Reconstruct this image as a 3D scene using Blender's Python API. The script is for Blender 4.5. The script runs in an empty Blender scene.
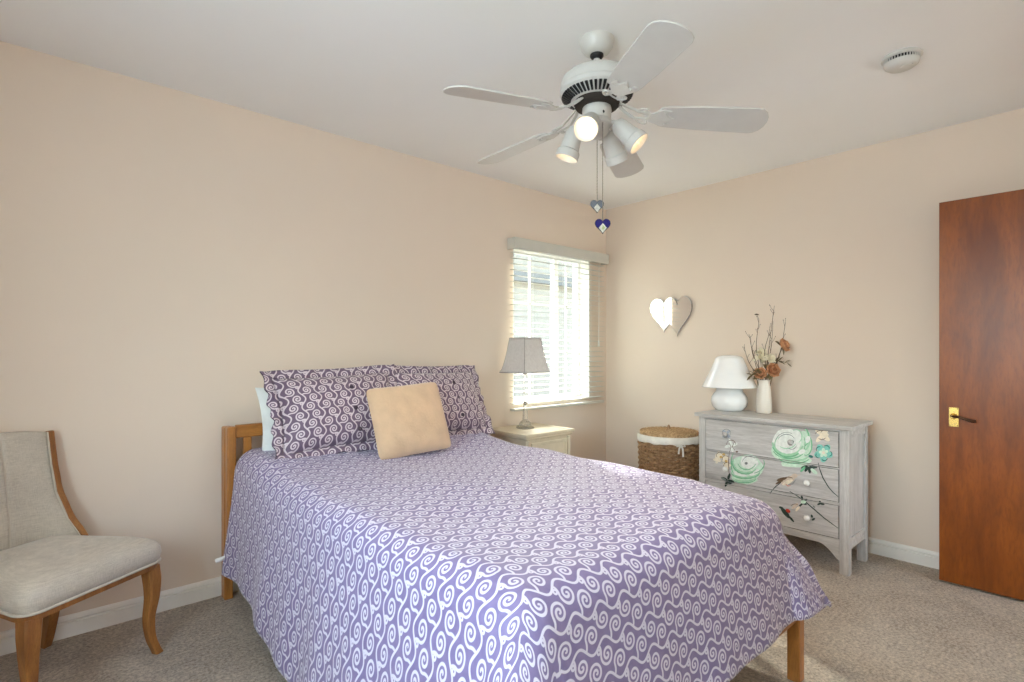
import bpy, math, random
from mathutils import Vector, Matrix, Euler
random.seed(7)
PI = math.pi
S = bpy.context.scene
COL = S.collection

# ------------------------------------------------------------------ camera, sky, sun, exposure
YAW = math.radians(48.06)                       # viewing direction measured from the +X axis
cam = bpy.data.cameras.new('camera')
cam.sensor_fit = 'HORIZONTAL'
cam.sensor_width = 36.0
cam.lens = 538.0 / 1024.0 * 36.0
cam.shift_y = 10.0 / 1024.0
cam.clip_start = 0.02
cam_o = bpy.data.objects.new('camera', cam)
cam_o.location = (0, 0, 1.207)
cam_o.rotation_euler = (PI / 2, 0, YAW - PI / 2)
COL.objects.link(cam_o)
S.camera = cam_o

SUN_DIR = Vector((-0.460, -0.885, -0.63)).normalized()      # the way the sunlight travels
W = bpy.data.worlds.new('sky'); S.world = W; W.use_nodes = True
nt = W.node_tree
bg = nt.nodes['Background']
sky = nt.nodes.new('ShaderNodeTexSky')
sky.sky_type = 'NISHITA'
sky.sun_disc = False
sky.sun_elevation = math.asin(-SUN_DIR.z)
sky.sun_rotation = math.atan2(-SUN_DIR.x, -SUN_DIR.y)
sky.air_density = 1.3; sky.dust_density = 2.5; sky.ozone_density = 1.0
hs = nt.nodes.new('ShaderNodeHueSaturation'); hs.inputs['Saturation'].default_value = 0.8
nt.links.new(sky.outputs[0], hs.inputs['Color'])
nt.links.new(hs.outputs[0], bg.inputs[0])
bg.inputs[1].default_value = 1.55

sun = bpy.data.lights.new('sun', 'SUN'); sun.energy = 16.0; sun.angle = 0.03; sun.color = (1.0, 0.96, 0.90)
sun_o = bpy.data.objects.new('sun', sun); COL.objects.link(sun_o)
sun_o.rotation_euler = SUN_DIR.to_track_quat('-Z', 'Y').to_euler()
sun_o.location = (3, 6, 6)

def window_fill(name, loc, rot, sx, sy, watts, col):
    """area light added as fill outside a window that is out of view"""
    l = bpy.data.lights.new(name, 'AREA'); l.shape = 'RECTANGLE'; l.size = sx; l.size_y = sy
    l.energy = watts; l.color = col
    o = bpy.data.objects.new(name, l); o.location = loc; o.rotation_euler = rot; COL.objects.link(o)
window_fill('side_window_fill', (-1.00, 0.575, 1.45), (0, -PI / 2, 0), 1.2, 1.35, 46.0, (0.76, 0.88, 1.0))
window_fill('hall_window_fill', (3.10, -1.75, 1.45), (PI / 2, 0, 0), 1.0, 1.15, 14.0, (0.86, 0.93, 1.0))  # added lamp, brightens the right side through the doorway

S.view_settings.view_transform = 'Standard'
S.view_settings.look = 'None'
S.view_settings.gamma = 1.0
S.view_settings.use_curve_mapping = False
S.view_settings.exposure = 0.58
S.cycles.max_bounces = 12
S.cycles.diffuse_bounces = 8
S.cycles.glossy_bounces = 4
S.cycles.transmission_bounces = 8
S.cycles.transparent_max_bounces = 16
S.cycles.sample_clamp_indirect = 8.0
S.cycles.caustics_reflective = False
S.cycles.caustics_refractive = False

# ------------------------------------------------------------------ node helpers
def srgb(r, g, b):
    f = lambda c: (c / 255 / 12.92) if c / 255 <= 0.04045 else ((c / 255 + 0.055) / 1.055) ** 2.4
    return (f(r), f(g), f(b), 1.0)

class E:
    """a small expression builder for math nodes"""
    def __init__(s, t, v): s.t = t; s.v = v
    def _op(s, op, *o):
        n = s.t.nodes.new('ShaderNodeMath'); n.operation = op
        for i, x in enumerate((s,) + o):
            x = x.v if isinstance(x, E) else x
            if isinstance(x, (int, float)): n.inputs[i].default_value = x
            else: s.t.links.new(x, n.inputs[i])
        return E(s.t, n.outputs[0])
    def __add__(s, o): return s._op('ADD', o)
    def __sub__(s, o): return s._op('SUBTRACT', o)
    def __mul__(s, o): return s._op('MULTIPLY', o)
    def __truediv__(s, o): return s._op('DIVIDE', o)
    def floor(s): return s._op('FLOOR')
    def rnd(s): return s._op('ROUND')
    def abs(s): return s._op('ABSOLUTE')
    def sqrt(s): return s._op('SQRT')
    def cos(s): return s._op('COSINE')
    def sin(s): return s._op('SINE')
    def mod(s, o): return s._op('FLOORED_MODULO', o)
    def atan2(s, o): return s._op('ARCTAN2', o)
    def min(s, o): return s._op('MINIMUM', o)
    def max(s, o): return s._op('MAXIMUM', o)
    def lt(s, o): return s._op('LESS_THAN', o)
    def gt(s, o): return s._op('GREATER_THAN', o)

MATS = {}
def new_mat(name):
    m = bpy.data.materials.new(name); m.use_nodes = True
    t = m.node_tree; b = t.nodes['Principled BSDF']
    MATS[name] = m
    return m, t, b
def setp(b, **k):
    names = dict(rough='Roughness', metal='Metallic', spec='Specular IOR Level', coat='Coat Weight', coat_rough='Coat Roughness',
                 sheen='Sheen Weight', sheen_rough='Sheen Roughness', trans='Transmission Weight', ior='IOR', sub='Subsurface Weight')
    for a, v in k.items(): b.inputs[names[a]].default_value = v
def coords(t, kind='Object', scale=(1, 1, 1), rot=(0, 0, 0)):
    tc = t.nodes.new('ShaderNodeTexCoord'); mp = t.nodes.new('ShaderNodeMapping')
    mp.inputs['Scale'].default_value = scale; mp.inputs['Rotation'].default_value = rot
    t.links.new(tc.outputs[kind], mp.inputs['Vector'])
    return mp.outputs[0]
def noise(t, vec, scale, detail=4, rough=0.55, dist=0.0):
    n = t.nodes.new('ShaderNodeTexNoise'); n.inputs['Scale'].default_value = scale
    n.inputs['Detail'].default_value = detail; n.inputs['Roughness'].default_value = rough; n.inputs['Distortion'].default_value = dist
    t.links.new(vec, n.inputs['Vector']); return n.outputs['Fac']
def ramp(t, fac, stops):
    r = t.nodes.new('ShaderNodeValToRGB'); cr = r.color_ramp
    while len(cr.elements) < len(stops): cr.elements.new(0.5)
    for e, (p, c) in zip(cr.elements, stops): e.position = p; e.color = c
    t.links.new(fac, r.inputs[0]); return r.outputs[0]
def mixc(t, fac, a, b, mode='MIX'):
    n = t.nodes.new('ShaderNodeMix'); n.data_type = 'RGBA'; n.blend_type = mode
    for s, x in ((0, fac), (6, a), (7, b)):
        if isinstance(x, (int, float)): n.inputs[s].default_value = x
        elif isinstance(x, tuple): n.inputs[s].default_value = x
        else: t.links.new(x, n.inputs[s])
    return n.outputs[2]
def bump(t, b, h, strength=0.3, dist=0.005):
    n = t.nodes.new('ShaderNodeBump'); n.inputs['Strength'].default_value = strength; n.inputs['Distance'].default_value = dist
    t.links.new(h, n.inputs['Height']); t.links.new(n.outputs[0], b.inputs['Normal'])

def plain(name, c, rough=0.5, metal=0.0, var=0.04, nscale=18, bmp=0.0, bscale=60, **k):
    """one colour with a faint mottling (and an optional fine bump)"""
    m, t, b = new_mat(name); setp(b, rough=rough, metal=metal, **k)
    v = coords(t); f = noise(t, v, nscale, 5)
    lo = tuple(max(0, x * (1 - var * 2)) for x in c[:3]) + (1,); hi = tuple(min(1, x * (1 + var * 2)) for x in c[:3]) + (1,)
    t.links.new(ramp(t, f, [(0.3, lo), (0.7, hi)]), b.inputs['Base Color'])
    if bmp: bump(t, b, noise(t, v, bscale, 6), bmp, 0.004)
    return m

def wood(name, c1, c2, scale=(1, 1, 1), rough=0.4, grain=1.0, bmp=0.08, c3=None, **k):
    """grain runs along the axis whose scale is smallest"""
    m, t, b = new_mat(name); setp(b, rough=rough, **k)
    v = coords(t, 'Object', scale)
    big = noise(t, v, 3.0, 3, 0.5, 0.6); fine = noise(t, v, 24.0 * grain, 6, 0.65, 0.2)
    col = ramp(t, big, [(0.30, c1), (0.68, c2)])
    dark = tuple(x * 0.62 for x in c1[:3]) + (1,)
    col = mixc(t, ramp(t, fine, [(0.45, (0, 0, 0, 1)), (0.75, (0.55, 0.55, 0.55, 1))]), col, c3 or dark)
    t.links.new(col, b.inputs['Base Color'])
    bump(t, b, fine, bmp, 0.003)
    return m

# ------------------------------------------------------------------ materials
def wall_paint(name, c):
    m, t, b = new_mat(name); setp(b, rough=0.75, spec=0.3)
    v = coords(t)
    t.links.new(ramp(t, noise(t, v, 1.3, 4), [(0.3, tuple(x * 0.97 for x in c[:3]) + (1,)), (0.7, c)]), b.inputs['Base Color'])
    bump(t, b, noise(t, v, 70, 5), 0.05, 0.003)
    return m
M_WALL = wall_paint('beige_wall_paint', srgb(230, 215, 199))
M_CEIL = wall_paint('white_ceiling_paint', srgb(242, 243, 243))
M_TRIM = plain('white_trim_paint', srgb(236, 233, 226), 0.4, var=0.01)

m, t, b = new_mat('carpet'); setp(b, rough=0.95, spec=0.1, sheen=0.3); M_CARPET = m
v = coords(t)
stain = noise(t, v, 2.6, 5, 0.6, 0.4); fleck = noise(t, v, 80, 4, 0.75); mid = noise(t, v, 22, 4, 0.6)
c = ramp(t, stain, [(0.36, srgb(150, 128, 106)), (0.60, srgb(222, 207, 188))])
c = mixc(t, 0.62, c, ramp(t, fleck, [(0.38, srgb(112, 92, 72)), (0.62, srgb(240, 226, 206))]))
c = mixc(t, 0.18, c, ramp(t, mid, [(0.35, srgb(110, 90, 74)), (0.65, srgb(214, 196, 172))]))
t.links.new(c, b.inputs['Base Color'])
bump(t, b, noise(t, v, 210, 3, 0.7), 1.0, 0.012)

M_DOOR = wood('red_brown_door_wood', srgb(112, 54, 8), srgb(146, 78, 18), (4, 4, 0.9), 0.34, 1.0, 0.04, srgb(98, 46, 12), spec=0.35, coat=0.08, coat_rough=0.3)
M_BRASS = plain('polished_brass', srgb(222, 186, 108), 0.25, 1.0)
M_DARKMETAL = plain('dark_bronze', srgb(84, 58, 44), 0.3, 0.9)
M_BEDWOOD = wood('honey_pine', srgb(158, 100, 44), srgb(190, 128, 62), (9, 9, 1.2), 0.38, 1.0, 0.05, coat=0.15)
M_BEDWOOD_X = wood('honey_pine_rail', srgb(158, 100, 44), srgb(190, 128, 62), (1.2, 9, 9), 0.38, 1.0, 0.05, coat=0.15)
M_CHAIRWOOD = wood('brown_chair_wood', srgb(126, 78, 36), srgb(168, 114, 58), (9, 9, 1.5), 0.42, 1.4, 0.1)
M_GREYWOOD = wood('whitewashed_grey_wood', srgb(182, 178, 173), srgb(212, 209, 205), (12, 1.0, 14), 0.62, 0.7, 0.12, srgb(148, 142, 137))
M_GREYWOOD_V = wood('whitewashed_grey_wood_upright', srgb(182, 178, 173), srgb(212, 209, 205), (12, 14, 1.0), 0.62, 0.7, 0.12, srgb(148, 142, 137))
M_DARKGAP = plain('shadow_gap_brown', srgb(52, 44, 38), 0.9)
M_NIGHT = plain('antique_cream_paint', srgb(216, 204, 178), 0.42, var=0.03)
M_WHITEPAINT = plain('white_enamel', srgb(205, 204, 199), 0.35, var=0.012)
M_FANBLADE = plain('white_fan_blade', srgb(204, 203, 199), 0.38, var=0.012)
M_BLACK = plain('black_plastic', srgb(20, 20, 22), 0.5)
M_BLIND = plain('white_blind_slat', srgb(206, 205, 196), 0.45, var=0.01)
M_CORD = plain('white_cord', srgb(220, 220, 212), 0.7)
M_VINYL = plain('white_window_vinyl', srgb(238, 238, 236), 0.4, var=0.01)
M_PILLOW = plain('white_cotton', srgb(228, 232, 230), 0.85, bmp=0.15, bscale=30)
M_CUSHION = plain('beige_chenille', srgb(204, 174, 142), 0.9, var=0.04, nscale=14, bmp=0.5, bscale=90, sheen=0.5)
M_BUTTON = plain('dark_purple_button', srgb(52, 38, 56), 0.5)
M_LINER = plain('white_liner_cloth', srgb(236, 232, 222), 0.9, bmp=0.1)
M_CERAMIC = plain('white_ceramic', srgb(238, 236, 230), 0.3, var=0.01)
M_VASE = plain('cream_ceramic', srgb(228, 219, 206), 0.35, var=0.015)
M_TAG = plain('white_tag', srgb(235, 235, 232), 0.7)
M_CHROME = plain('brushed_nickel', srgb(200, 196, 190), 0.25, 1.0)
M_MIRROR = plain('mirror_glass', srgb(240, 240, 240), 0.02, 1.0, var=0.0)
M_MIRROR_EDGE = plain('mirror_edge', srgb(92, 84, 76), 0.4)
M_TWIG = plain('dried_twig', srgb(92, 74, 60), 0.8)
M_ROSE = plain('rust_petals', srgb(208, 152, 108), 0.7, var=0.12, nscale=40)
M_ROSEDARK = plain('dark_rust_petals', srgb(178, 118, 80), 0.7, var=0.1, nscale=40)
M_CREAMFLOWER = plain('cream_petals', srgb(238, 230, 206), 0.7, var=0.04, nscale=50)
M_LEAF = plain('dried_leaf', srgb(112, 96, 62), 0.7, var=0.12, nscale=40)
M_STUCCO = plain('pale_stucco', srgb(136, 129, 118), 0.9, bmp=0.2)
M_ROOF = plain('grey_shingle', srgb(98, 97, 94), 0.9, bmp=0.3)
M_LAWN = plain('outside_ground', srgb(150, 148, 138), 0.95, var=0.06, nscale=4)

m, t, b = new_mat('milk_glass'); M_MILK = m
setp(b, rough=0.08, spec=0.6, sub=0.25); b.inputs['Base Color'].default_value = srgb(240, 240, 238)
b.inputs['Subsurface Radius'].default_value = (0.05, 0.05, 0.05)
t.links.new(ramp(t, noise(t, coords(t), 9, 2), [(0.3, srgb(237, 238, 238)), (0.7, srgb(243, 242, 240))]), b.inputs['Base Color'])

m, t, b = new_mat('crystal'); M_CRYSTAL = m
setp(b, rough=0.03, ior=1.45, trans=0.9)
t.links.new(ramp(t, noise(t, coords(t), 30, 2), [(0.3, srgb(244, 248, 248)), (0.7, srgb(254, 254, 252))]), b.inputs['Base Color'])
tr = t.nodes.new('ShaderNodeBsdfTransparent'); mx = t.nodes.new('ShaderNodeMixShader'); mx.inputs[0].default_value = 0.45
t.links.new(tr.outputs[0], mx.inputs[1]); t.links.new(b.outputs[0], mx.inputs[2]); t.links.new(mx.outputs[0], t.nodes['Material Output'].inputs[0])

m, t, b = new_mat('window_glass'); M_GLASS = m
tr = t.nodes.new('ShaderNodeBsdfTransparent'); gl = t.nodes.new('ShaderNodeBsdfGlossy'); gl.inputs['Roughness'].default_value = 0.02
lw_ = t.nodes.new('ShaderNodeLayerWeight'); fr_ = (E(t, lw_.outputs['Facing']) * E(t, lw_.outputs['Facing']) * E(t, lw_.outputs['Facing']) * E(t, lw_.outputs['Facing'])) * 0.7 + 0.04; mx = t.nodes.new('ShaderNodeMixShader')
tr.inputs[0].default_value = (0.94, 0.97, 0.96, 1)
t.links.new(fr_.v, mx.inputs[0]); t.links.new(tr.outputs[0], mx.inputs[1]); t.links.new(gl.outputs[0], mx.inputs[2])
t.links.new(mx.outputs[0], t.nodes['Material Output'].inputs[0])

m, t, b = new_mat('grey_shade_fabric'); M_SHADE = m
setp(b, rough=0.7, sheen=0.2)
v = coords(t, 'Object', (1, 1, 1))
t.links.new(ramp(t, noise(t, v, 60, 4), [(0.3, srgb(202, 197, 194)), (0.7, srgb(214, 210, 207))]), b.inputs['Base Color'])
bump(t, b, noise(t, v, 400, 2), 0.1, 0.001)
M_SHADETRIM = plain('grey_shade_piping', srgb(150, 144, 140), 0.8)

m, t, b = new_mat('bulb_glow'); M_BULB = m
b.inputs['Base Color'].default_value = (1, 0.9, 0.75, 1)
b.inputs['Emission Color'].default_value = (1.0, 0.72, 0.42, 1); b.inputs['Emission Strength'].default_value = 3.2

m, t, b = new_mat('linen'); M_LINEN = m
setp(b, rough=0.9, sheen=0.3)
v1 = coords(t, 'Object', (1, 1, 14)); v2 = coords(t, 'Object', (14, 14, 1))
a1 = noise(t, v1, 30, 4, 0.6); a2 = noise(t, v2, 30, 4, 0.6); blot = noise(t, coords(t), 6, 4)
c = mixc(t, 0.5, ramp(t, a1, [(0.3, srgb(160, 148, 130)), (0.7, srgb(216, 206, 188))]), ramp(t, a2, [(0.3, srgb(164, 154, 140)), (0.7, srgb(216, 206, 192))]))
c = mixc(t, 0.25, c, ramp(t, blot, [(0.35, srgb(150, 146, 142)), (0.65, srgb(208, 202, 192))]))
t.links.new(c, b.inputs['Base Color'])
bump(t, b, a2, 0.25, 0.002)
M_PIPING = plain('linen_piping', srgb(196, 188, 174), 0.85)

m, t, b = new_mat('wicker'); M_WICKER = m
setp(b, rough=0.6)
v = coords(t)
t.links.new(ramp(t, noise(t, v, 40, 3, 0.6), [(0.25, srgb(126, 92, 62)), (0.5, srgb(168, 130, 92)), (0.75, srgb(206, 170, 126))]), b.inputs['Base Color'])
m, t, b = new_mat('seagrass_lid'); M_LID = m
setp(b, rough=0.75)
v = coords(t)
t.links.new(ramp(t, noise(t, v, 60, 4, 0.7), [(0.28, srgb(136, 104, 70)), (0.5, srgb(192, 158, 116)), (0.75, srgb(230, 204, 162))]), b.inputs['Base Color'])

def scroll_cloth(name, c_ground, c_line, c_ground2, sat_sheen=0.25, upright=False):
    """rows of scrolls hung from a wavy line, laid out in metres on the cloth's own UVs"""
    m, t, b = new_mat(name); setp(b, rough=0.55, sheen=sat_sheen, sheen_rough=0.4, spec=0.35)
    uv = t.nodes.new('ShaderNodeUVMap'); sp = t.nodes.new('ShaderNodeSeparateXYZ')
    t.links.new(uv.outputs[0], sp.inputs[0])
    nz = noise(t, coords(t, 'UV'), 9, 2)
    x = E(t, sp.outputs[1 if upright else 0]); y = E(t, sp.outputs[0 if upright else 1])
    y = y + (E(t, nz) - 0.5) * 0.010
    HP, Q, A, R0, P, LW = 0.044, 0.077, 0.0125, 0.0218, 0.0118, 0.0061
    CXO, CYO = 0.0025, -0.0255
    ix = (x / HP).floor()
    lx = x - (ix + 0.5) * HP
    sg = ix.mod(2) * -2.0 + 1.0
    k = PI / HP
    cwave = (lx * k).cos() * A
    slope = (lx * k).sin() * (A * k)
    stretch = (slope * slope + 1.0).sqrt()
    near = y - (y / Q).rnd() * Q
    other = near - (near.gt(0) * 2.0 - 1.0) * Q
    d = None
    for ly0 in (near, other):
        ly = ly0 * sg
        dd = (ly - cwave).abs() / stretch                        # the vine
        cx = lx - CXO; cy = ly - CYO
        r = (cx * cx + cy * cy).sqrt()
        turn = ((cy.atan2(cx) - PI) / (2 * PI)).mod(1.0)
        kk = (r * -1.0 + R0) / P - turn
        ds = (kk - kk.rnd()).abs() * P
        ds = ds + (kk * -1.0).gt(0.3) * 1.0 + kk.gt(1.45) * 1.0     # arm starts at the rim, ends short of the middle
        px_, py_ = -HP * 0.5, 0.001; qx, qy = CXO - R0, CYO + 0.002  # short stalk from vine to scroll
        ux, uy = qx - px_, qy - py_; L2 = ux * ux + uy * uy
        h = (((lx - px_) * ux + (ly - py_) * uy) / L2).max(0.0).min(1.0)
        ex = lx - px_ - h * ux - (h * (h * -1.0 + 1.0)) * 0.012; ey = ly - py_ - h * uy
        dst = (ex * ex + ey * ey).sqrt()
        tx = lx + sg * (HP * 0.5) + 0.0030; ty = ly0 + 0.0130        # the small curl under each rise
        dt = ((tx * tx + ty * ty).sqrt() - 0.0048).abs() + 0.0004
        dd = dd.min(ds).min(dst).min(dt)
        d = dd if d is None else d.min(dd)
    mr = t.nodes.new('ShaderNodeMapRange'); mr.interpolation_type = 'SMOOTHSTEP'
    t.links.new(d.v, mr.inputs[0])
    mr.inputs[1].default_value = LW * 0.5 - 0.0010; mr.inputs[2].default_value = LW * 0.5 + 0.0010
    mr.inputs[3].default_value = 1.0; mr.inputs[4].default_value = 0.0
    ground = ramp(t, noise(t, coords(t, 'UV'), 40, 4), [(0.3, c_ground), (0.7, c_ground2)])
    t.links.new(mixc(t, mr.outputs[0], ground, c_line), b.inputs['Base Color'])
    h = E(t, mr.outputs[0]) * 0.35 + E(t, noise(t, coords(t, 'UV'), 30, 4)) * 0.9
    bump(t, b, h.v, 0.35, 0.003)
    return m
M_SPREAD = scroll_cloth('lavender_scroll_cloth', srgb(122, 110, 152), srgb(216, 212, 229), srgb(136, 124, 165))
M_SHAM = scroll_cloth('plum_scroll_cloth', srgb(102, 84, 104), srgb(212, 200, 206), srgb(114, 96, 116), upright=True)
M_SHAMEDGE = plain('plum_flange_edge', srgb(70, 54, 74), 0.8)

# ------------------------------------------------------------------ mesh helpers
class MB:
    def __init__(s): s.v = []; s.f = []; s.m = []; s.uv = {}
    def add(s, verts, faces, mat=0, uvs=None):
        o = len(s.v); s.v += [tuple(p) for p in verts]
        for f in faces: s.f.append(tuple(o + i for i in f)); s.m.append(mat)
        if uvs:
            for i, u in enumerate(uvs): s.uv[o + i] = u
        return s
    def box(s, lo, hi, mat=0, M=None):
        x0, y0, z0 = lo; x1, y1, z1 = hi
        v = [(x0, y0, z0), (x1, y0, z0), (x1, y1, z0), (x0, y1, z0), (x0, y0, z1), (x1, y0, z1), (x1, y1, z1), (x0, y1, z1)]
        if M: v = [M @ Vector(p) for p in v]
        return s.add(v, [(0, 3, 2, 1), (4, 5, 6, 7), (0, 1, 5, 4), (1, 2, 6, 5), (2, 3, 7, 6), (3, 0, 4, 7)], mat)
    def loft(s, rings, mat=0, cap=True, closed=True, M=None):
        n = len(rings[0]); v = [Vector(p) for r in rings for p in r]
        if M: v = [M @ p for p in v]
        f = []
        for i in range(len(rings) - 1):
            for j in range(n if closed else n - 1):
                k = (j + 1) % n
                f.append((i * n + j, i * n + k, (i + 1) * n + k, (i + 1) * n + j))
        if cap:
            f.append(tuple(reversed(range(n)))); o = (len(rings) - 1) * n; f.append(tuple(o + i for i in range(n)))
        return s.add(v, f, mat)
    def lathe(s, prof, n=32, c=(0, 0, 0), mat=0, M=None, cap=True):
        rings = [[(c[0] + r * math.cos(2 * PI * j / n), c[1] + r * math.sin(2 * PI * j / n), c[2] + z) for j in range(n)] for r, z in prof]
        return s.loft(rings, mat, cap, True, M)
    def tube(s, pts, r, n=8, mat=0, cap=True, M=None, aspect=1.0, up=None):
        pts = [Vector(p) for p in pts]; rings = []
        rr = r if isinstance(r, (list, tuple)) else [r] * len(pts)
        ref = None
        for i, p in enumerate(pts):
            d = (pts[min(i + 1, len(pts) - 1)] - pts[max(i - 1, 0)]).normalized()
            if up is not None: a = Vector(up) - d * d.dot(Vector(up))
            elif ref is None: a = d.orthogonal()
            else: a = ref - d * d.dot(ref)
            a.normalize(); ref = a; q = d.cross(a)
            rings.append([p + (a * math.cos(2 * PI * j / n) * aspect + q * math.sin(2 * PI * j / n)) * rr[i] for j in range(n)])
        return s.loft(rings, mat, cap, True, M)
    def bar(s, pts, w, h, up=(0, 0, 1), mat=0, M=None):
        """rectangular section swept along pts; w across, h along up; numbers or lists"""
        pts = [Vector(p) for p in pts]; rings = []
        n = len(pts); w = w if isinstance(w, (list, tuple)) else [w] * n; h = h if isinstance(h, (list, tuple)) else [h] * n
        for i, p in enumerate(pts):
            d = (pts[min(i + 1, n - 1)] - pts[max(i - 1, 0)]).normalized()
            a = (Vector(up) - d * d.dot(Vector(up))).normalized(); q = d.cross(a)
            rings.append([p + q * (sx * w[i] / 2) + a * (sy * h[i] / 2) for sx, sy in ((-1, -1), (1, -1), (1, 1), (-1, 1))])
        return s.loft(rings, mat, True, True, M)
    def prism(s, poly, z0, z1, mat=0, M=None):
        return s.loft([[(x, y, z0) for x, y in poly], [(x, y, z1) for x, y in poly]], mat, True, True, M)
    def grid(s, fn, nu, nv, mat=0, uvfn=None, close_u=False):
        v = []; uv = []
        for i in range(nu + 1):
            for j in range(nv + 1):
                a, b = i / nu, j / nv
                v.append(fn(a, b)); uv.append(uvfn(a, b) if uvfn else (a, b))
        f = [(i * (nv + 1) + j, (i + 1) * (nv + 1) + j, (i + 1) * (nv + 1) + j + 1, i * (nv + 1) + j + 1) for i in range(nu) for j in range(nv)]
        return s.add(v, f, mat, uv)
    def build(s, name, mats, parent=None, local=False, smooth=None, bevel=0.0, seg=2, loc=None, rot=None):
        """verts are in world metres unless local; a child is stored relative to its parent's base"""
        me = bpy.data.meshes.new(name)
        off = Vector((0, 0, 0))
        if not local and parent is not None:
            p = parent
            while p is not None: off += p.location; p = p.parent
        if not local and parent is None and s.v:
            lo = [min(p[i] for p in s.v) for i in range(3)]; hi = [max(p[i] for p in s.v) for i in range(3)]
            off = Vector(((lo[0] + hi[0]) / 2, (lo[1] + hi[1]) / 2, lo[2])); loc = off
        me.from_pydata([tuple(Vector(p) - off) for p in s.v], [], s.f)
        mats = mats if isinstance(mats, (list, tuple)) else [mats]
        for m in mats: me.materials.append(m)
        me.polygons.foreach_set('material_index', s.m)
        if s.uv:
            L = me.uv_layers.new(name='UVMap')
            for lp in me.loops: L.data[lp.index].uv = s.uv.get(lp.vertex_index, (0, 0))
        me.update()
        o = bpy.data.objects.new(name, me); COL.objects.link(o)
        if parent is not None: o.parent = parent
        if loc is not None: o.location = loc
        if rot is not None: o.rotation_euler = rot
        if smooth is not None:
            me.polygons.foreach_set('use_smooth', [True] * len(me.polygons))
            me.set_sharp_from_angle(angle=math.radians(smooth))
        if bevel:
            b = o.modifiers.new('bevel', 'BEVEL'); b.width = bevel; b.segments = seg; b.limit_method = 'ANGLE'; b.angle_limit = math.radians(40)
        return o

def tag(o, label, cat, group=None, kind=None):
    o['label'] = label; o['category'] = cat
    if group: o['group'] = group
    if kind: o['kind'] = kind
    return o
def thing(name, label, cat, loc, rotz=0.0, group=None):
    o = bpy.data.objects.new(name, None); COL.objects.link(o)
    o.empty_display_size = 0.05
    o.location = loc; o.rotation_euler = (0, 0, rotz)
    return tag(o, label, cat, group)
def struct(o, label, cat): return tag(o, label, cat, None, 'structure')
def lerp(a, b, t): return a + (b - a) * t
def sstep(a, b, x):
    t = max(0.0, min(1.0, (x - a) / (b - a))); return t * t * (3 - 2 * t)
def interp(tab, x):
    if x <= tab[0][0]: return tab[0][1]
    for (a, p), (b, q) in zip(tab, tab[1:]):
        if x <= b:
            return lerp(p, q, (x - a) / (b - a))
    return tab[-1][1]
def catmull(pts, n=6):
    P = [Vector(p) for p in pts]; P = [P[0] * 2 - P[1]] + P + [P[-1] * 2 - P[-2]]; out = []
    for i in range(1, len(P) - 2):
        for k in range(n):
            t = k / n; a, b, c, d = P[i - 1], P[i], P[i + 1], P[i + 2]
            out.append(0.5 * ((2 * b) + (c - a) * t + (2 * a - 5 * b + 4 * c - d) * t * t + (3 * b - a - 3 * c + d) * t ** 3))
    out.append(P[-2]); return out

# ------------------------------------------------------------------ the room
XR, YL, XN, YB, ZC, TH = 3.755, 2.95, -0.80, -0.30, 2.44, 0.16
fl = MB().box((XN - TH, YB - TH, -0.10), (XR + TH, YL + TH, 0.0)).build('floor', M_CARPET)
struct(fl, 'beige brown wall-to-wall carpet with faint stains', 'floor')
ce = MB().box((XN - TH, YB - TH, ZC), (XR + TH, YL + TH, ZC + 0.12)).build('ceiling', M_CEIL)
struct(ce, 'flat white painted ceiling above the whole bedroom', 'ceiling')
def wall_y(y0, y1, x0, x1, holes):
    b = MB(); xs = x0
    for (a, c, z0, z1) in holes:
        b.box((xs, y0, 0), (a, y1, ZC)); 
        if z0 > 0: b.box((a, y0, 0), (c, y1, z0))
        b.box((a, y0, z1), (c, y1, ZC)); xs = c
    b.box((xs, y0, 0), (x1, y1, ZC)); return b
def wall_x(x0, x1, y0, y1, holes):
    b = MB(); ys = y0
    for (a, c, z0, z1) in holes:
        b.box((x0, ys, 0), (x1, a, ZC))
        if z0 > 0: b.box((x0, a, 0), (x1, c, z0))
        b.box((x0, a, z1), (x1, c, ZC)); ys = c
    b.box((x0, ys, 0), (x1, y1, ZC)); return b
WX0, WX1, WZ0, WZ1 = 2.66, 3.535, 0.805, 2.00
struct(wall_y(YL, YL + TH, XN - TH, XR + TH, [(WX0, WX1, WZ0, WZ1)]).build('wall_left', M_WALL), 'long plain beige wall behind the bed, pierced by the window', 'wall')
struct(wall_x(XR, XR + TH, YB - TH, YL, []).build('wall_right', M_WALL), 'beige wall behind the dresser and open door', 'wall')
struct(wall_x(XN - TH, XN, YB - TH, YL, [(-0.10, 1.25, 0.85, 2.05)]).build('wall_near', M_WALL), 'beige side wall with the second window, outside the view', 'wall')
struct(wall_y(YB - TH, YB, XN, XR, [(2.70, 3.50, 0.0, 2.03)]).build('wall_rear', M_WALL), 'beige rear wall with the doorway, outside the view', 'wall')
# a hallway beyond the doorway; its window opening is added for fill light
hb = MB(); hb.box((2.1, -1.60, 0), (2.6, -1.50, ZC)); hb.box((3.6, -1.60, 0), (4.1, -1.50, ZC)); hb.box((2.6, -1.60, 0), (3.6, -1.50, 0.88)); hb.box((2.6, -1.60, 2.03), (3.6, -1.50, ZC)); hb.box((2.0, -1.5, 0), (2.1, YB - TH, ZC)); hb.box((4.1, -1.5, 0), (4.2, YB - TH, ZC))
hb.box((2.1, -1.5, ZC), (4.1, YB - TH, ZC + 0.1)); hb.box((2.1, -1.5, -0.1), (4.1, YB - TH, 0.0), 1)
struct(hb.build('wall_hallway', [M_WALL, M_CARPET]), 'hallway walls beyond the doorway, outside the view', 'wall')

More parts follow.
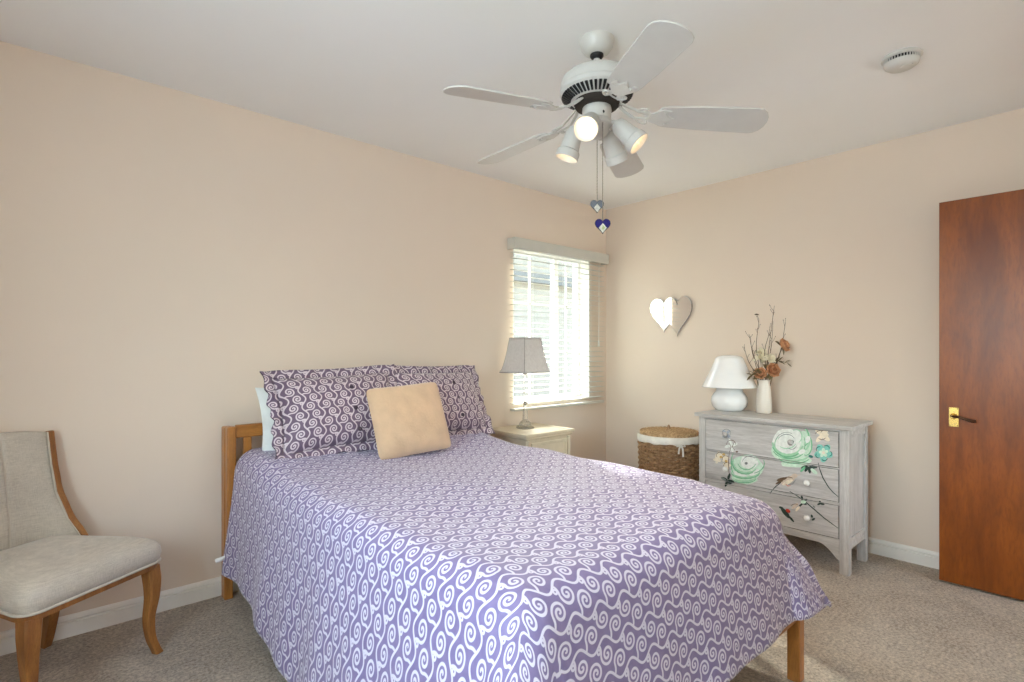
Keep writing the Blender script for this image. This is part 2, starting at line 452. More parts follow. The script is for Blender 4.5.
BBP = [(0, 0), (0.014, 0), (0.014, 0.060), (0.007, 0.064), (0.007, 0.068), (0.013, 0.072), (0.010, 0.082), (0.004, 0.089), (0, 0.090)]
def base_y(y, x0, x1, sgn, name, label):
    b = MB(); b.loft([[(x, y - sgn * d, z) for d, z in BBP] for x in (x0, x1)])
    struct(b.build(name, M_TRIM), label, 'baseboard')
def base_x(x, y0, y1, sgn, name, label):
    b = MB(); b.loft([[(x - sgn * d, y, z) for d, z in BBP] for y in (y0, y1)])
    struct(b.build(name, M_TRIM), label, 'baseboard')
base_y(YL, XN, XR, 1, 'baseboard_left', 'white moulded baseboard along the wall behind the chair and bed')
base_x(XR, YB, YL - 0.014, 1, 'baseboard_right', 'white moulded baseboard along the wall behind the dresser')
base_x(XN, YB, YL - 0.014, -1, 'baseboard_near', 'white baseboard along the side wall, outside the view')
base_y(YB, XN + 0.014, 2.64, -1, 'baseboard_rear', 'white baseboard along the rear wall, outside the view')

# ---- windows
def window(name, label, axis, a0, a1, z0, z1, p_in, p_out, split):
    """frame, sliding sashes and glass; axis 'y' = the wall faces Y"""
    def bx(mb, a, b_, d0, d1, lo, hi):
        if axis == 'y': mb.box((a, d0, lo), (b_, d1, hi))
        else: mb.box((d0, a, lo), (d1, b_, hi))
    dm = p_in + (p_out - p_in) * 0.62; de = p_out
    d0, d1 = min(dm, de), max(dm, de)
    f = MB(); w = 0.04
    bx(f, a0, a0 + w, d0, d1, z0, z1); bx(f, a1 - w, a1, d0, d1, z0, z1)
    bx(f, a0 + w, a1 - w, d0, d1, z0, z0 + w); bx(f, a0 + w, a1 - w, d0, d1, z1 - w, z1)
    c = (a0 + a1) / 2 + split; mid = (d0 + d1) / 2
    bx(f, c - 0.025, c + 0.025, d0 + 0.006, d1 - 0.006, z0 + w, z1 - w)
    wo = f.build(name, M_VINYL, bevel=0.002)
    struct(wo, label, 'window')
    for (p, q) in ((a0 + w, c - 0.025), (c + 0.025, a1 - w)):
        mu = MB()
        n = 2 if q - p < 0.62 else 3
        for k in range(1, n):
            x = p + (q - p) * k / n; bx(mu, x - 0.008, x + 0.008, mid - 0.006, mid + 0.006, z0 + w, z1 - w)
        for k in (0.32, 0.66):
            z = lerp(z0 + w, z1 - w, k); bx(mu, p, q, mid - 0.006, mid + 0.006, z - 0.008, z + 0.008)
        mu.build('muntin_grid', M_VINYL, wo)
        g = MB(); bx(g, p, q, mid - 0.002, mid + 0.002, z0 + w, z1 - w); g.build('glass_pane', M_GLASS, wo)
    s = MB(); lo, hi = min(p_in, p_out), max(p_in, p_out)
    inn = p_in - (p_out - p_in) / abs(p_out - p_in) * 0.0
    bx(s, a0, a1, min(inn, dm), max(inn, dm), z0, z0 + 0.012)
    s.build('window_sill', M_TRIM, wo, bevel=0.002)
    j = MB(); k0, k1 = min(p_in, dm), max(p_in, dm)
    bx(j, a0, a0 + 0.008, k0, k1, z0 + 0.012, z1); bx(j, a1 - 0.008, a1, k0, k1, z0 + 0.012, z1); bx(j, a0 + 0.008, a1 - 0.008, k0, k1, z1 - 0.008, z1)
    j.build('jamb_liner', M_TRIM, wo)
    return wo
window('window_1', 'white vinyl window seen through the slatted blind', 'y', WX0, WX1, WZ0, WZ1, YL, YL + TH, 0.14)
window('window_2', 'white side window outside the view, lighting the bed', 'x', -0.10, 1.25, 0.85, 2.05, XN, XN - TH, 0.0)

window('added_hall_window', 'white hallway window outside the view, added for fill light', 'y', 2.60, 3.60, 0.88, 2.03, -1.50, -1.60, 0.0)  # unseen window added to let the hall fill light in

# ---- outside, dimly seen between the slats
struct(MB().box((-14, -10, -0.6), (16, 18, -0.5)).build('ground_outside', M_LAWN), 'pale ground outside the windows', 'ground')
nh = thing('neighbouring_house', 'pale house outside, barely seen between the blind slats', 'house', (3.6, 8.0, -0.5))
MB().box((-1.0, 7.2, -0.5), (9.0, 11.0, 3.35)).build('house_wall', M_STUCCO, nh)  # wall raised to cover the bright sky seen through the blind
MB().box((-1.05, 7.06, 2.46), (9.05, 7.2, 2.64)).build('house_trim_band', M_ROOF, nh, bevel=0.01)
rf = MB(); rf.loft([[(x, 7.0, 3.35), (x, 7.0, 3.42), (x, 9.1, 4.10), (x, 11.2, 3.42), (x, 11.2, 3.35)] for x in (-1.3, 9.3)])
rf.build('house_roof', M_ROOF, nh)

# ---- the open door
dr = MB().box((3.54, -0.20, 0.012), (3.576, 0.600, 1.982)).build('door_1', M_DOOR, bevel=0.002)
struct(dr, 'flat reddish brown wooden door standing open against the right wall', 'door')
hp = MB(); hp.box((3.534, 0.519, 0.818), (3.5405, 0.559, 0.917))
for yy in (0.524, 0.554):
    for zz in (0.824, 0.911): hp.lathe([(0.003, 0), (0.002, 0.0015)], 8, mat=1, M=Matrix.Translation((3.534, yy, zz)) @ Matrix.Rotation(-PI / 2, 4, 'Y'))
hp.build('handle_plate', [M_BRASS, M_DARKMETAL], dr, bevel=0.0012)
lv = MB(); lv.lathe([(0.015, 0), (0.015, 0.006), (0.010, 0.012), (0.009, 0.030)], 16, M=Matrix.Translation((3.534, 0.539, 0.872)) @ Matrix.Rotation(-PI / 2, 4, 'Y'))
lo_ = lv.build('lever_rose', M_BRASS, dr, smooth=40)
lv = MB(); lv.tube(catmull([(3.520, 0.539, 0.873), (3.500, 0.537, 0.874), (3.491, 0.518, 0.874), (3.490, 0.490, 0.866), (3.492, 0.462, 0.858), (3.497, 0.448, 0.858)]), [0.007] * 20 + [0.008] * 10 + [0.009], 10)
lv.build('door_lever', M_DARKMETAL, dr, smooth=60)
kb = MB(); kb.lathe([(0.014, 0), (0.014, 0.006), (0.008, 0.010), (0.008, 0.030), (0.016, 0.036), (0.016, 0.05), (0.006, 0.058)], 16, M=Matrix.Translation((3.576, 0.539, 0.872)) @ Matrix.Rotation(PI / 2, 4, 'Y'))
kb.build('door_lever', M_DARKMETAL, dr, smooth=40)
lt = MB().box((3.549, 0.600, 0.84), (3.567, 0.6015, 0.90)); lt.build('latch_plate', M_BRASS, dr)
tr_ = MB(); tr_.box((2.62, YB, 0), (2.70, YB + 0.015, 2.11)); tr_.box((3.50, YB, 0), (3.57, YB + 0.015, 2.11)); tr_.box((2.70, YB, 2.03), (3.50, YB + 0.015, 2.11))
struct(tr_.build('trim_1', M_TRIM), 'white casing around the doorway, outside the view', 'trim')

# ------------------------------------------------------------------ bed frame
bed = thing('bed_frame', 'honey coloured wooden bed frame with slatted headboard, under the lavender bedspread', 'bed', (1.41, 1.84, 0))
for x0 in (0.703, 2.077):
    p = MB(); p.prism([(x0, 2.86), (x0 + 0.040, 2.86), (x0 + 0.040, 2.918), (x0, 2.918)], 0, 0.838)
    p.build('head_post', M_BEDWOOD, bed, bevel=0.006)
    sx = x0 + 0.002 if x0 < 1 else x0 - 0.002
    p = MB(); p.box((sx, 2.815, 0.24), (sx + 0.040, 2.855, 0.842)); p.build('headboard_stile', M_BEDWOOD, bed, bevel=0.006)
p = MB(); p.box((0.745, 2.825, 0.785), (2.077, 2.852, 0.848)); p.build('headboard_top_rail', M_BEDWOOD_X, bed, bevel=0.006)
p = MB(); p.box((0.745, 2.828, 0.36), (2.077, 2.849, 0.43)); p.build('headboard_bottom_rail', M_BEDWOOD_X, bed, bevel=0.004)
n = 13
for i in range(n):
    x = lerp(0.80, 2.022, i / (n - 1)); p = MB(); p.box((x - 0.019, 2.831, 0.43), (x + 0.019, 2.846, 0.785)); p.build('headboard_slat', M_BEDWOOD, bed, bevel=0.003)
for x in (0.720, 2.080): 
    p = MB(); p.box((x - 0.0 if x < 1 else x, 0.82, 0.225), (x + 0.022, 2.815, 0.335)); p.build('side_rail', M_BEDWOOD, bed, bevel=0.004)
p = MB(); p.box((0.745, 0.762, 0.222), (2.075, 0.784, 0.335)); p.build('foot_rail', M_BEDWOOD_X, bed, bevel=0.004)
for x in (0.703, 2.075):
    p = MB(); p.prism([(x, 0.752), (x + 0.045, 0.752), (x + 0.045, 0.797), (x, 0.797)], 0, 0.335); p.build('foot_leg', M_BEDWOOD, bed, bevel=0.004)
p = MB()
for i in range(12):
    y = lerp(0.88, 2.74, i / 11); p.box((0.745, y - 0.03, 0.318), (2.077, y + 0.03, 0.334))
p.build('bed_slats', M_BEDWOOD_X, bed)

def rrect(x0, x1, y0, y1, r, n=6):
    out = []
    for cx, cy, a in ((x1 - r, y1 - r, 0), (x0 + r, y1 - r, 90), (x0 + r, y0 + r, 180), (x1 - r, y0 + r, 270)):
        for i in range(n + 1):
            t_ = math.radians(a + 90 * i / n); out.append((cx + r * math.cos(t_), cy + r * math.sin(t_)))
    return out
mt = MB(); 
rings = []
for ins, z in ((0.02, 0.337), (0.0, 0.357), (0.0, 0.575), (0.022, 0.612), (0.05, 0.630), (0.09, 0.638)):
    rings.append([(x, y, z) for x, y in rrect(0.752 + ins, 2.062 - ins, 0.812 + ins, 2.80 - ins, 0.12)])
mt.loft(rings)
tag(mt.build('mattress', M_PILLOW, smooth=50), 'white mattress hidden under the lavender bedspread', 'mattress')

# ------------------------------------------------------------------ bedspread
BX0, BX1, BY0, BYH, BZ, BR = 0.742, 2.092, 0.800, 2.800, 0.676, 0.088
LEFT_H, RIGHT_H, FOOT_H = 0.436, 0.370, 0.332
arc_l = BR * PI / 2
A0 = BX0 + BR - arc_l - LEFT_H; A1 = BX1 - BR + arc_l + RIGHT_H; B0 = BY0 + BR - arc_l - FOOT_H; B1 = BYH
def spread_pt(u, v):
    a = lerp(A0, A1, u); b_ = lerp(B0, B1, v)
    px = min(max(a, BX0 + BR), BX1 - BR); py = max(b_, BY0 + BR)
    ex, ey = a - px, b_ - py
    l = math.hypot(ex, ey); m_ = (abs(ex) ** 10 + abs(ey) ** 10) ** 0.1
    dx, dy = (ex / l, ey / l) if l > 1e-9 else (0, 0)
    corner = min(abs(ex), abs(ey)) / (max(abs(ex), abs(ey)) + 1e-6) if l > 1e-9 else 0
    if m_ < arc_l:
        off = BR * math.sin(m_ / BR); dz = -BR * (1 - math.cos(m_ / BR))
    else:
        t_ = m_ - arc_l; fl_ = (lerp(0.27, 0.10, sstep(1.0, 2.7, b_)) if ex < 0 else 0.36) + 0.20 * corner
        if abs(ey) > abs(ex): fl_ = 0.17 + 0.26 * corner
        hang = sstep(0.05, 0.4, t_)
        rip = 0.010 * math.sin(b_ * 9.0 + 0.7) + 0.006 * math.sin(b_ * 23.0) if abs(ex) > abs(ey) else 0.006 * math.sin(a * 8.0 + 1.1) + 0.005 * math.sin(a * 21.0 + 2.0)
        if corner > 0: rip += 0.022 * math.sin(corner * PI)
        off = BR + t_ * math.sin(fl_) + rip * hang; dz = -(BR + t_ * math.cos(fl_))
    if ex < 0 and m_ > arc_l: dz -= (m_ - arc_l) * 0.36 * (1 - sstep(1.3, 2.7, b_))
    z = BZ + dz
    # a gentle unevenness of the filling, and the rise over the bed pillows at the head
    top = 1.0 if m_ < 0.02 else max(0.0, 1 - m_ / arc_l)
    z += top * (0.004 * math.sin(a * 7 + b_ * 3) + 0.003 * math.sin(b_ * 11 - a * 4) + 0.0025 * math.sin(a * 19 + 1.3) * math.sin(b_ * 17))
    sag = max(0, 1 - (BX1 - px - dx * off) / 0.34) * max(0, 1 - (py + dy * off - BY0) / 0.34)
    z -= 0.050 * min(1.0, sag) * (1.0 if m_ < arc_l else max(0, 1 - (m_ - arc_l) / 0.2))
    z += 0.038 * sstep(2.20, 2.62, b_) * (1.0 if m_ < arc_l else max(0, 1 - (m_ - arc_l) / 0.3))
    return (px + dx * off, py + dy * off, z)
sp = MB(); sp.grid(spread_pt, 150, 190, 0, lambda u, v: (lerp(A0, A1, u), lerp(B0, B1, v)))
spread = sp.build('bedspread', M_SPREAD, smooth=180)
so = spread.modifiers.new('thickness', 'SOLIDIFY'); so.thickness = 0.010; so.offset = 1.0
tag(spread, 'lavender bedspread with white scroll pattern draped over the bed', 'bedspread')
tg = MB(); tg.tube([(0.690, 2.785, 0.240), (0.672, 2.795, 0.228), (0.652, 2.802, 0.222)], [0.006, 0.011, 0.011], 10)
o_ = tg.build('care_tag', M_TAG, spread); o_['label'] = 'small white tag at the hem'

# ------------------------------------------------------------------ pillows
def pillow_mesh(w, h, thick, flange=0.0, seed=0, uvo=(0, 0), pinch=0.07, rc=0.0, wave=0.011, n=44):
    """a stuffed panel w x h standing in the local XZ plane, front towards -Y; returns inner body and flange meshes"""
    rnd = random.Random(seed); ph = [rnd.uniform(0, 6.28) for _ in range(8)]
    def outline(u, v):
        # u,v in [-1,1]; the sides bow inwards so that the corners stick out
        x = u * (w / 2) * (1 - pinch * (1 - v * v)); z = v * (h / 2) * (1 - pinch * (1 - u * u)); q = 1 - rc * (abs(u) * abs(v)) ** 8; return x * q, z * q
    body = MB()
    def side(sgn):
        def fn(a, b_):
            u, v = 2 * a - 1, 2 * b_ - 1
            x, z = outline(u, v)
            f = max(0.0, (1 - abs(u) ** 2.6) * (1 - abs(v) ** 2.6)) ** 0.55
            y = sgn * thick / 2 * f
            y += sgn * 0.004 * f * (math.sin(u * 5 + ph[0]) * math.sin(v * 4 + ph[1]) + 0.6 * math.sin(u * 11 + v * 7 + ph[2]))
            return (x, y, z)
        return fn
    uvf = lambda a, b_: (uvo[0] + a * w, uvo[1] + b_ * h)
    body.grid(side(-1), n, n, 0, uvf)
    k = len(body.v); nf = len(body.f)
    body.grid(side(1), n, n, 0, uvf)
    for i in range(nf, len(body.f)): body.f[i] = tuple(reversed(body.f[i]))
    fl_ = None
    if flange:
        fl_ = MB(); N = 160; prm = []
        for i in range(N):
            s_ = i / N * 4; e = int(s_); q = (s_ - e) * 2 - 1
            prm.append([(q, -1), (1, q), (-q, 1), (-1, -q)][e])
        rings = []
        for kx, rr in enumerate((0.0, 0.35, 0.7, 1.0)):
            ring = []
            for i, (u, v) in enumerate(prm):
                x, z = outline(u, v)
                nx = u * abs(u) ** 6; nz = v * abs(v) ** 6; L = math.hypot(nx, nz) or 1
                g = flange * rr * (1.25 if abs(u) > .97 and abs(v) > .97 else 1.0)
                wv = wave * rr * (math.sin(i * 0.9 + ph[3]) + 0.7 * math.sin(i * 0.41 + ph[4]))
                ring.append((x + nx / L * (g + wv * 0.4), wv, z + nz / L * (g + wv * 0.4)))
            rings.append(ring)
        v0 = [p for r in rings for p in r]
        f = []; 
        for r_ in range(3):
            for j in range(N): f.append((r_ * N + j, r_ * N + (j + 1) % N, (r_ + 1) * N + (j + 1) % N, (r_ + 1) * N + j))
        fl_.add(v0, f, 0, [(uvo[0] + p[0] + w / 2, uvo[1] + p[2] + h / 2) for p in v0])
    return body, fl_
def pillow_tf(o, x, y, z, lean, yaw, roll=0.0):
    o.location = (x, y, z + 0.008)
    o.rotation_euler = (Matrix.Rotation(yaw, 4, 'Z') @ Matrix.Rotation(lean, 4, 'X') @ Matrix.Rotation(roll, 4, 'Y')).to_euler()
b_, _ = pillow_mesh(0.66, 0.37, 0.14, seed=3)
wp = b_.build('pillow', M_PILLOW, local=True, smooth=180)
pillow_tf(wp, 1.150, 2.748, 0.840, math.radians(-12), 0.0)
tag(wp, 'white pillow peeking out behind the left patterned sham', 'pillow')
def make_sham(label, seed):
    r = thing('pillow_sham', label, 'pillow', (0, 0, 0), 0, 'plum scroll pillow shams')
    b_, f_ = pillow_mesh(0.60, 0.38, 0.18, 0.046, seed, (seed * 0.213, seed * 0.131))
    b_.build('sham_body', M_SHAM, r, local=True, smooth=180)
    fo = f_.build('sham_flange', [M_SHAM, M_SHAMEDGE], r, local=True, smooth=180)
    s_ = fo.modifiers.new('thickness', 'SOLIDIFY'); s_.thickness = 0.006; s_.offset = 0; s_.material_offset_rim = 1
    return r
def sham_button(r, x, z, y):
    k = MB(); k.lathe([(0.002, 0), (0.010, 0.001), (0.011, 0.004), (0.007, 0.007), (0.002, 0.006)], 14, M=Matrix.Translation((x, y, z)) @ Matrix.Rotation(PI / 2, 4, 'X'))
    k.build('button', M_BUTTON, r, local=True, smooth=60)
sl = make_sham('plum scroll pillow sham leaning above the left bedside post', 1)
pillow_tf(sl, 1.160, 2.575, 0.905, math.radians(-25), math.radians(-5), math.radians(-2))
for x, z in ((0.045, 0.085), (0.045, -0.025), (0.045, -0.135)): sham_button(sl, x, z, -0.084)
sr = make_sham('plum scroll pillow sham beside the crystal lamp, half behind the beige cushion', 2)
pillow_tf(sr, 1.775, 2.590, 0.905, math.radians(-25), math.radians(4), math.radians(1))
for x, z in ((0.060, 0.085), (0.060, -0.010), (0.060, -0.115)): sham_button(sr, x, z, -0.083)
b_, _ = pillow_mesh(0.40, 0.365, 0.13, seed=9, pinch=0.03, rc=0.06)
cu = b_.build('cushion', M_CUSHION, local=True, smooth=180)
pillow_tf(cu, 1.420, 2.345, 0.858, math.radians(-21), math.radians(-7), math.radians(-4))
tag(cu, 'square beige plush cushion in front of the patterned shams', 'cushion')

# ------------------------------------------------------------------ nightstand
ns = thing('nightstand', 'cream painted nightstand between the bed and window, holding the crystal lamp', 'nightstand', (2.62, 2.72, 0))
p = MB(); p.box((2.385, 2.515, 0.640), (2.855, 2.925, 0.664)); p.build('top', M_NIGHT, ns, bevel=0.006, seg=3)
p = MB(); p.box((2.398, 2.526, 0.622), (2.842, 2.915, 0.640)); p.build('top_moulding', M_NIGHT, ns, bevel=0.008, seg=3)
p = MB(); p.box((2.410, 2.545, 0.14), (2.830, 2.910, 0.622)); p.build('cabinet_body', M_NIGHT, ns, bevel=0.003)
for z0, z1 in ((0.475, 0.600), (0.170, 0.455)):
    d_ = MB(); d_.box((2.452, 2.536, z0), (2.788, 2.5445, z1)); do = d_.build('drawer', M_NIGHT, ns, bevel=0.003)
    d_ = MB()
    w = 0.018
    for lo, hi in (((2.452, 2.530, z0), (2.788, 2.536, z0 + w)), ((2.452, 2.530, z1 - w), (2.788, 2.536, z1)), ((2.452, 2.530, z0 + w), (2.452 + w, 2.536, z1 - w)), ((2.788 - w, 2.530, z0 + w), (2.788, 2.536, z1 - w))): d_.box(lo, hi)
    d_.build('drawer_moulding', M_NIGHT, do, bevel=0.003)
for x in (2.800,  2.410):
    p = MB(); p.tube([(x + 0.015, 2.540, 0.16), (x + 0.015, 2.540, 0.615)], 0.012, 12); p.build('corner_column', M_NIGHT, ns, smooth=40)
for x, y in ((2.412, 2.547), (2.788, 2.547), (2.412, 2.868), (2.788, 2.868)):
    p = MB(); p.loft([[(x + 0.006, y + 0.006, 0), (x + 0.034, y + 0.006, 0), (x + 0.034, y + 0.034, 0), (x + 0.006, y + 0.034, 0)], [(x, y, 0.14), (x + 0.04, y, 0.14), (x + 0.04, y + 0.04, 0.14), (x, y + 0.04, 0.14)]]); p.build('leg', M_NIGHT, ns, bevel=0.003)

# ------------------------------------------------------------------ crystal table lamp
LX, LY, LZ = 2.60, 2.755, 0.664
lp = thing('table_lamp', 'slim crystal table lamp with square grey flared shade, on the nightstand', 'lamp', (LX, LY, LZ))
p = MB()
def sq(h, z, r=0.0): return [(LX + sx * h, LY + sy * h, LZ + z) for sx, sy in ((-1, -1), (1, -1), (1, 1), (-1, 1))]
p.lathe([(0.062, 0), (0.064, 0.006), (0.058, 0.018), (0.050, 0.022)], 8, (LX, LY, LZ)); p.build('base', M_CRYSTAL, lp)
p = MB(); p.lathe([(0.045, 0.022), (0.040, 0.040), (0.026, 0.052), (0.018, 0.060)], 10, (LX, LY, LZ)); p.build('base_knop', M_CRYSTAL, lp, smooth=25)
p = MB(); p.lathe([(0.022, 0.060), (0.020, 0.09), (0.016, 0.14), (0.014, 0.165)], 6, (LX, LY, LZ)); p.build('lower_stem', M_CRYSTAL, lp)
p = MB(); p.lathe([(0.012, 0.165), (0.018, 0.172), (0.018, 0.178), (0.011, 0.184)], 16, (LX, LY, LZ)); p.build('collar', M_CHROME, lp, smooth=40)
p = MB(); p.lathe([(0.012, 0.184), (0.014, 0.24), (0.013, 0.34), (0.011, 0.372)], 6, (LX, LY, LZ)); p.build('upper_stem', M_CRYSTAL, lp)
p = MB(); p.lathe([(0.010, 0.372), (0.016, 0.376), (0.016, 0.392), (0.012, 0.40), (0.012, 0.45), (0.004, 0.455)], 16, (LX, LY, LZ)); p.build('socket', M_CHROME, lp, smooth=40)
p = MB(); p.lathe([(0.010, 0.455), (0.024, 0.49), (0.030, 0.52), (0.022, 0.545), (0.005, 0.555)], 16, (LX, LY, LZ)); p.build('bulb', M_MILK, lp, smooth=60)
p = MB(); p.tube([(LX - 0.03, LY - 0.02, LZ + 0.40), (LX - 0.03, LY - 0.02, LZ + 0.27)], 0.0012, 6); p.lathe([(0.002, 0), (0.005, 0.006), (0.005, 0.014), (0.001, 0.02)], 8, (LX - 0.03, LY - 0.02, LZ + 0.25)); p.box((LX - 0.031, LY - 0.021, LZ + 0.396), (LX, LY, LZ + 0.400)); p.build('pull_chain', M_CHROME, lp)
sh = MB(); shade_prof = []
for i in range(13):
    t_ = i / 12; shade_prof.append((lerp(0.128, 0.078, t_ ** 0.62), 0.392 + 0.242 * t_))
rings = []
def sqring(h, z):
    out = []
    for (ax, ay), (bx_, by_) in zip(((-1, -1), (1, -1), (1, 1), (-1, 1)), ((1, -1), (1, 1), (-1, 1), (-1, -1))):
        for k in range(6):
            q = k / 6; out.append((LX + h * lerp(ax, bx_, q), LY + h * lerp(ay, by_, q), LZ + z))
    return out
sh.loft([sqring(h, z) for h, z in shade_prof], cap=False)
so_ = sh.build('lamp_shade', M_SHADE, lp, smooth=30); md = so_.modifiers.new('thickness', 'SOLIDIFY'); md.thickness = 0.003
pp = MB()
for sx, sy in ((-1, -1), (1, -1), (1, 1), (-1, 1)): pp.tube([(LX + sx * h, LY + sy * h, LZ + z) for h, z in shade_prof], 0.0022, 6)
for h, z in (shade_prof[0], shade_prof[-1]): pp.tube(sq(h, z) + sq(h, z)[:1], 0.0022, 6)
pp.build('shade_piping', M_SHADETRIM, so_)
p = MB(); p.bar([(LX - 0.078, LY, LZ + 0.62), (LX + 0.078, LY, LZ + 0.62)], 0.004, 0.002); p.bar([(LX, LY - 0.078, LZ + 0.62), (LX, LY + 0.078, LZ + 0.62)], 0.004, 0.002); p.tube([(LX, LY, LZ + 0.55), (LX, LY, LZ + 0.645)], 0.003, 8); p.build('shade_fitter', M_CHROME, lp)

# ------------------------------------------------------------------ window blind
bl = thing('window_blind', 'white wooden slatted blind with valance hanging over the window', 'blind', (3.125, 2.91, 0.765))
SX0, SX1, SY = 2.616, 3.648, 2.908
v_ = MB(); v_.box((2.602, 2.862, 1.948), (3.686, 2.872, 2.030)); v_.box((2.602, 2.872, 1.948), (2.612, 2.948, 2.030)); v_.box((3.676, 2.872, 1.948), (3.686, 2.948, 2.030)); v_.box((2.612, 2.872, 2.020), (3.676, 2.948, 2.030))
v_.build('valance', M_BLIND, bl, bevel=0.002)
v_ = MB(); v_.box((SX0, 2.884, 1.958), (SX1, 2.940, 2.012)); v_.build('head_rail', M_BLIND, bl, bevel=0.002)
sl_ = MB(); NS = 27; tilt = math.radians(5)
for i in range(NS):
    z = lerp(0.822, 1.928, i / (NS - 1))
    M_ = Matrix.Translation((0, SY, z)) @ Matrix.Rotation(tilt, 4, 'X')
    sl_.box((SX0, -0.0245, -0.0013), (SX1, 0.0245, 0.0013), 0, M_)
sl_.build('slats', M_BLIND, bl)
v_ = MB(); v_.box((SX0, 2.884, 0.768), (SX1, 2.933, 0.786)); v_.build('bottom_rail', M_BLIND, bl, bevel=0.003)
for x in (2.80, 3.13, 3.47):
    v_ = MB()
    for yy in (2.882, 2.934): v_.tube([(x, yy, 0.786), (x, yy, 1.96)], 0.0011, 5)
    v_.build('ladder_cord', M_CORD, bl)
v_ = MB(); v_.tube([(3.56, 2.874, 1.96), (3.562, 2.876, 1.30)], 0.0014, 6); v_.tube([(3.575, 2.874, 1.96), (3.566, 2.876, 1.30)], 0.0014, 6)
co = v_.build('lift_cord', M_CORD, bl)
v_ = MB(); v_.lathe([(0.003, 0.05), (0.008, 0.035), (0.009, 0.0), (0.005, -0.004)], 12, (3.564, 2.876, 1.25)); v_.build('cord_tassel', M_CORD, co, smooth=50)

# ------------------------------------------------------------------ wicker hamper
HX, HY = 3.505, 2.175
hm = thing('laundry_hamper', 'round brown wicker laundry hamper in the corner beside the dresser', 'hamper', (HX, HY, 0))
wk = MB(); NR = 30; NA = 120
for r_ in range(NR):
    z = 0.012 + r_ * 0.0192
    Rm = 0.196 + 0.014 * r_ / NR; pts = []
    ring = []
    for j in range(NA):
        a = 2 * PI * j / NA; rr = Rm + 0.0105 * math.cos(13 * a + (PI if r_ % 2 else 0))
        ring.append((math.cos(a), math.sin(a), rr))
    rows = []
    for q in range(6):
        w_ = 2 * PI * q / 6
        rows.append([(HX + c_ * (rr + 0.0065 * math.cos(w_)), HY + s_ * (rr + 0.0065 * math.cos(w_)), z + 0.0096 * math.sin(w_)) for c_, s_, rr in ring])
    wk.loft(rows + [rows[0]], 0, False)
for j in range(26):
    a = 2 * PI * j / 26; wk.tube([(HX + 0.196 * math.cos(a), HY + 0.196 * math.sin(a), 0), (HX + 0.210 * math.cos(a), HY + 0.210 * math.sin(a), 0.59)], 0.0045, 6)
wk.lathe([(0.19, 0.0), (0.19, 0.01)], 48, (HX, HY, 0.004))
wk.build('woven_body', M_WICKER, hm, smooth=60)
lb = MB(); lb.lathe([(0.2255, 0.550), (0.2265, 0.556), (0.2255, 0.580), (0.2215, 0.598), (0.214, 0.601), (0.205, 0.59)], 64, (HX, HY, 0), cap=False)
for k in range(len(lb.v)):
    x, y, z = lb.v[k]; a = math.atan2(y - HY, x - HX); lb.v[k] = (x, y, z + (0.004 * math.sin(9 * a) + 0.003 * math.sin(17 * a) if z < 0.553 else 0))
lo_ = lb.build('liner_band', M_LINER, hm, smooth=180)
md = lo_.modifiers.new('thickness', 'SOLIDIFY'); md.thickness = 0.002
ba = math.radians(-128); bx_, by_ = HX + 0.227 * math.cos(ba), HY + 0.227 * math.sin(ba)
rb = MB(); T_ = Vector((-math.sin(ba), math.cos(ba), 0)); C_ = Vector((bx_, by_, 0.548)); N_ = Vector((math.cos(ba), math.sin(ba), 0))
for s_, l_ in ((-1, 0.055), (1, 0.075)):
    rb.bar(catmull([C_ + N_ * 0.003, C_ + N_ * 0.010 + T_ * (s_ * 0.012) + Vector((0, 0, -0.02)), C_ + N_ * 0.008 + T_ * (s_ * 0.016) + Vector((0, 0, -l_))]), 0.012, 0.002, up=N_)
    rb.tube(catmull([C_ + N_ * 0.004, C_ + N_ * 0.012 + T_ * (s_ * 0.018) + Vector((0, 0, 0.010)), C_ + N_ * 0.010 + T_ * (s_ * 0.030) + Vector((0, 0, -0.004)), C_ + N_ * 0.004]), 0.003, 6)
rb.build('ribbon_bow', M_LINER, lo_, smooth=60)
ld = MB(); ld.lathe([(0.204, 0.596), (0.207, 0.604), (0.205, 0.612), (0.19, 0.618), (0.10, 0.624), (0.012, 0.626)], 64, (HX, HY, 0))
for k in range(9):
    r0 = 0.20 - k * 0.021; ld.tube([(HX + r0 * math.cos(2 * PI * j / 72), HY + r0 * math.sin(2 * PI * j / 72), 0.615 + 0.011 * (1 - (r0 / 0.2) ** 2) + 0.0025 * math.cos(36 * 2 * PI * j / 72)) for j in range(73)], 0.0085, 6)
ldo = ld.build('lid', M_LID, hm, smooth=60)
k = MB(); k.tube(catmull([(HX - 0.012, HY, 0.620), (HX - 0.011, HY, 0.650), (HX, HY, 0.662), (HX + 0.011, HY, 0.650), (HX + 0.012, HY, 0.620)]), 0.004, 8); k.build('lid_loop', M_WICKER, ldo, smooth=60)

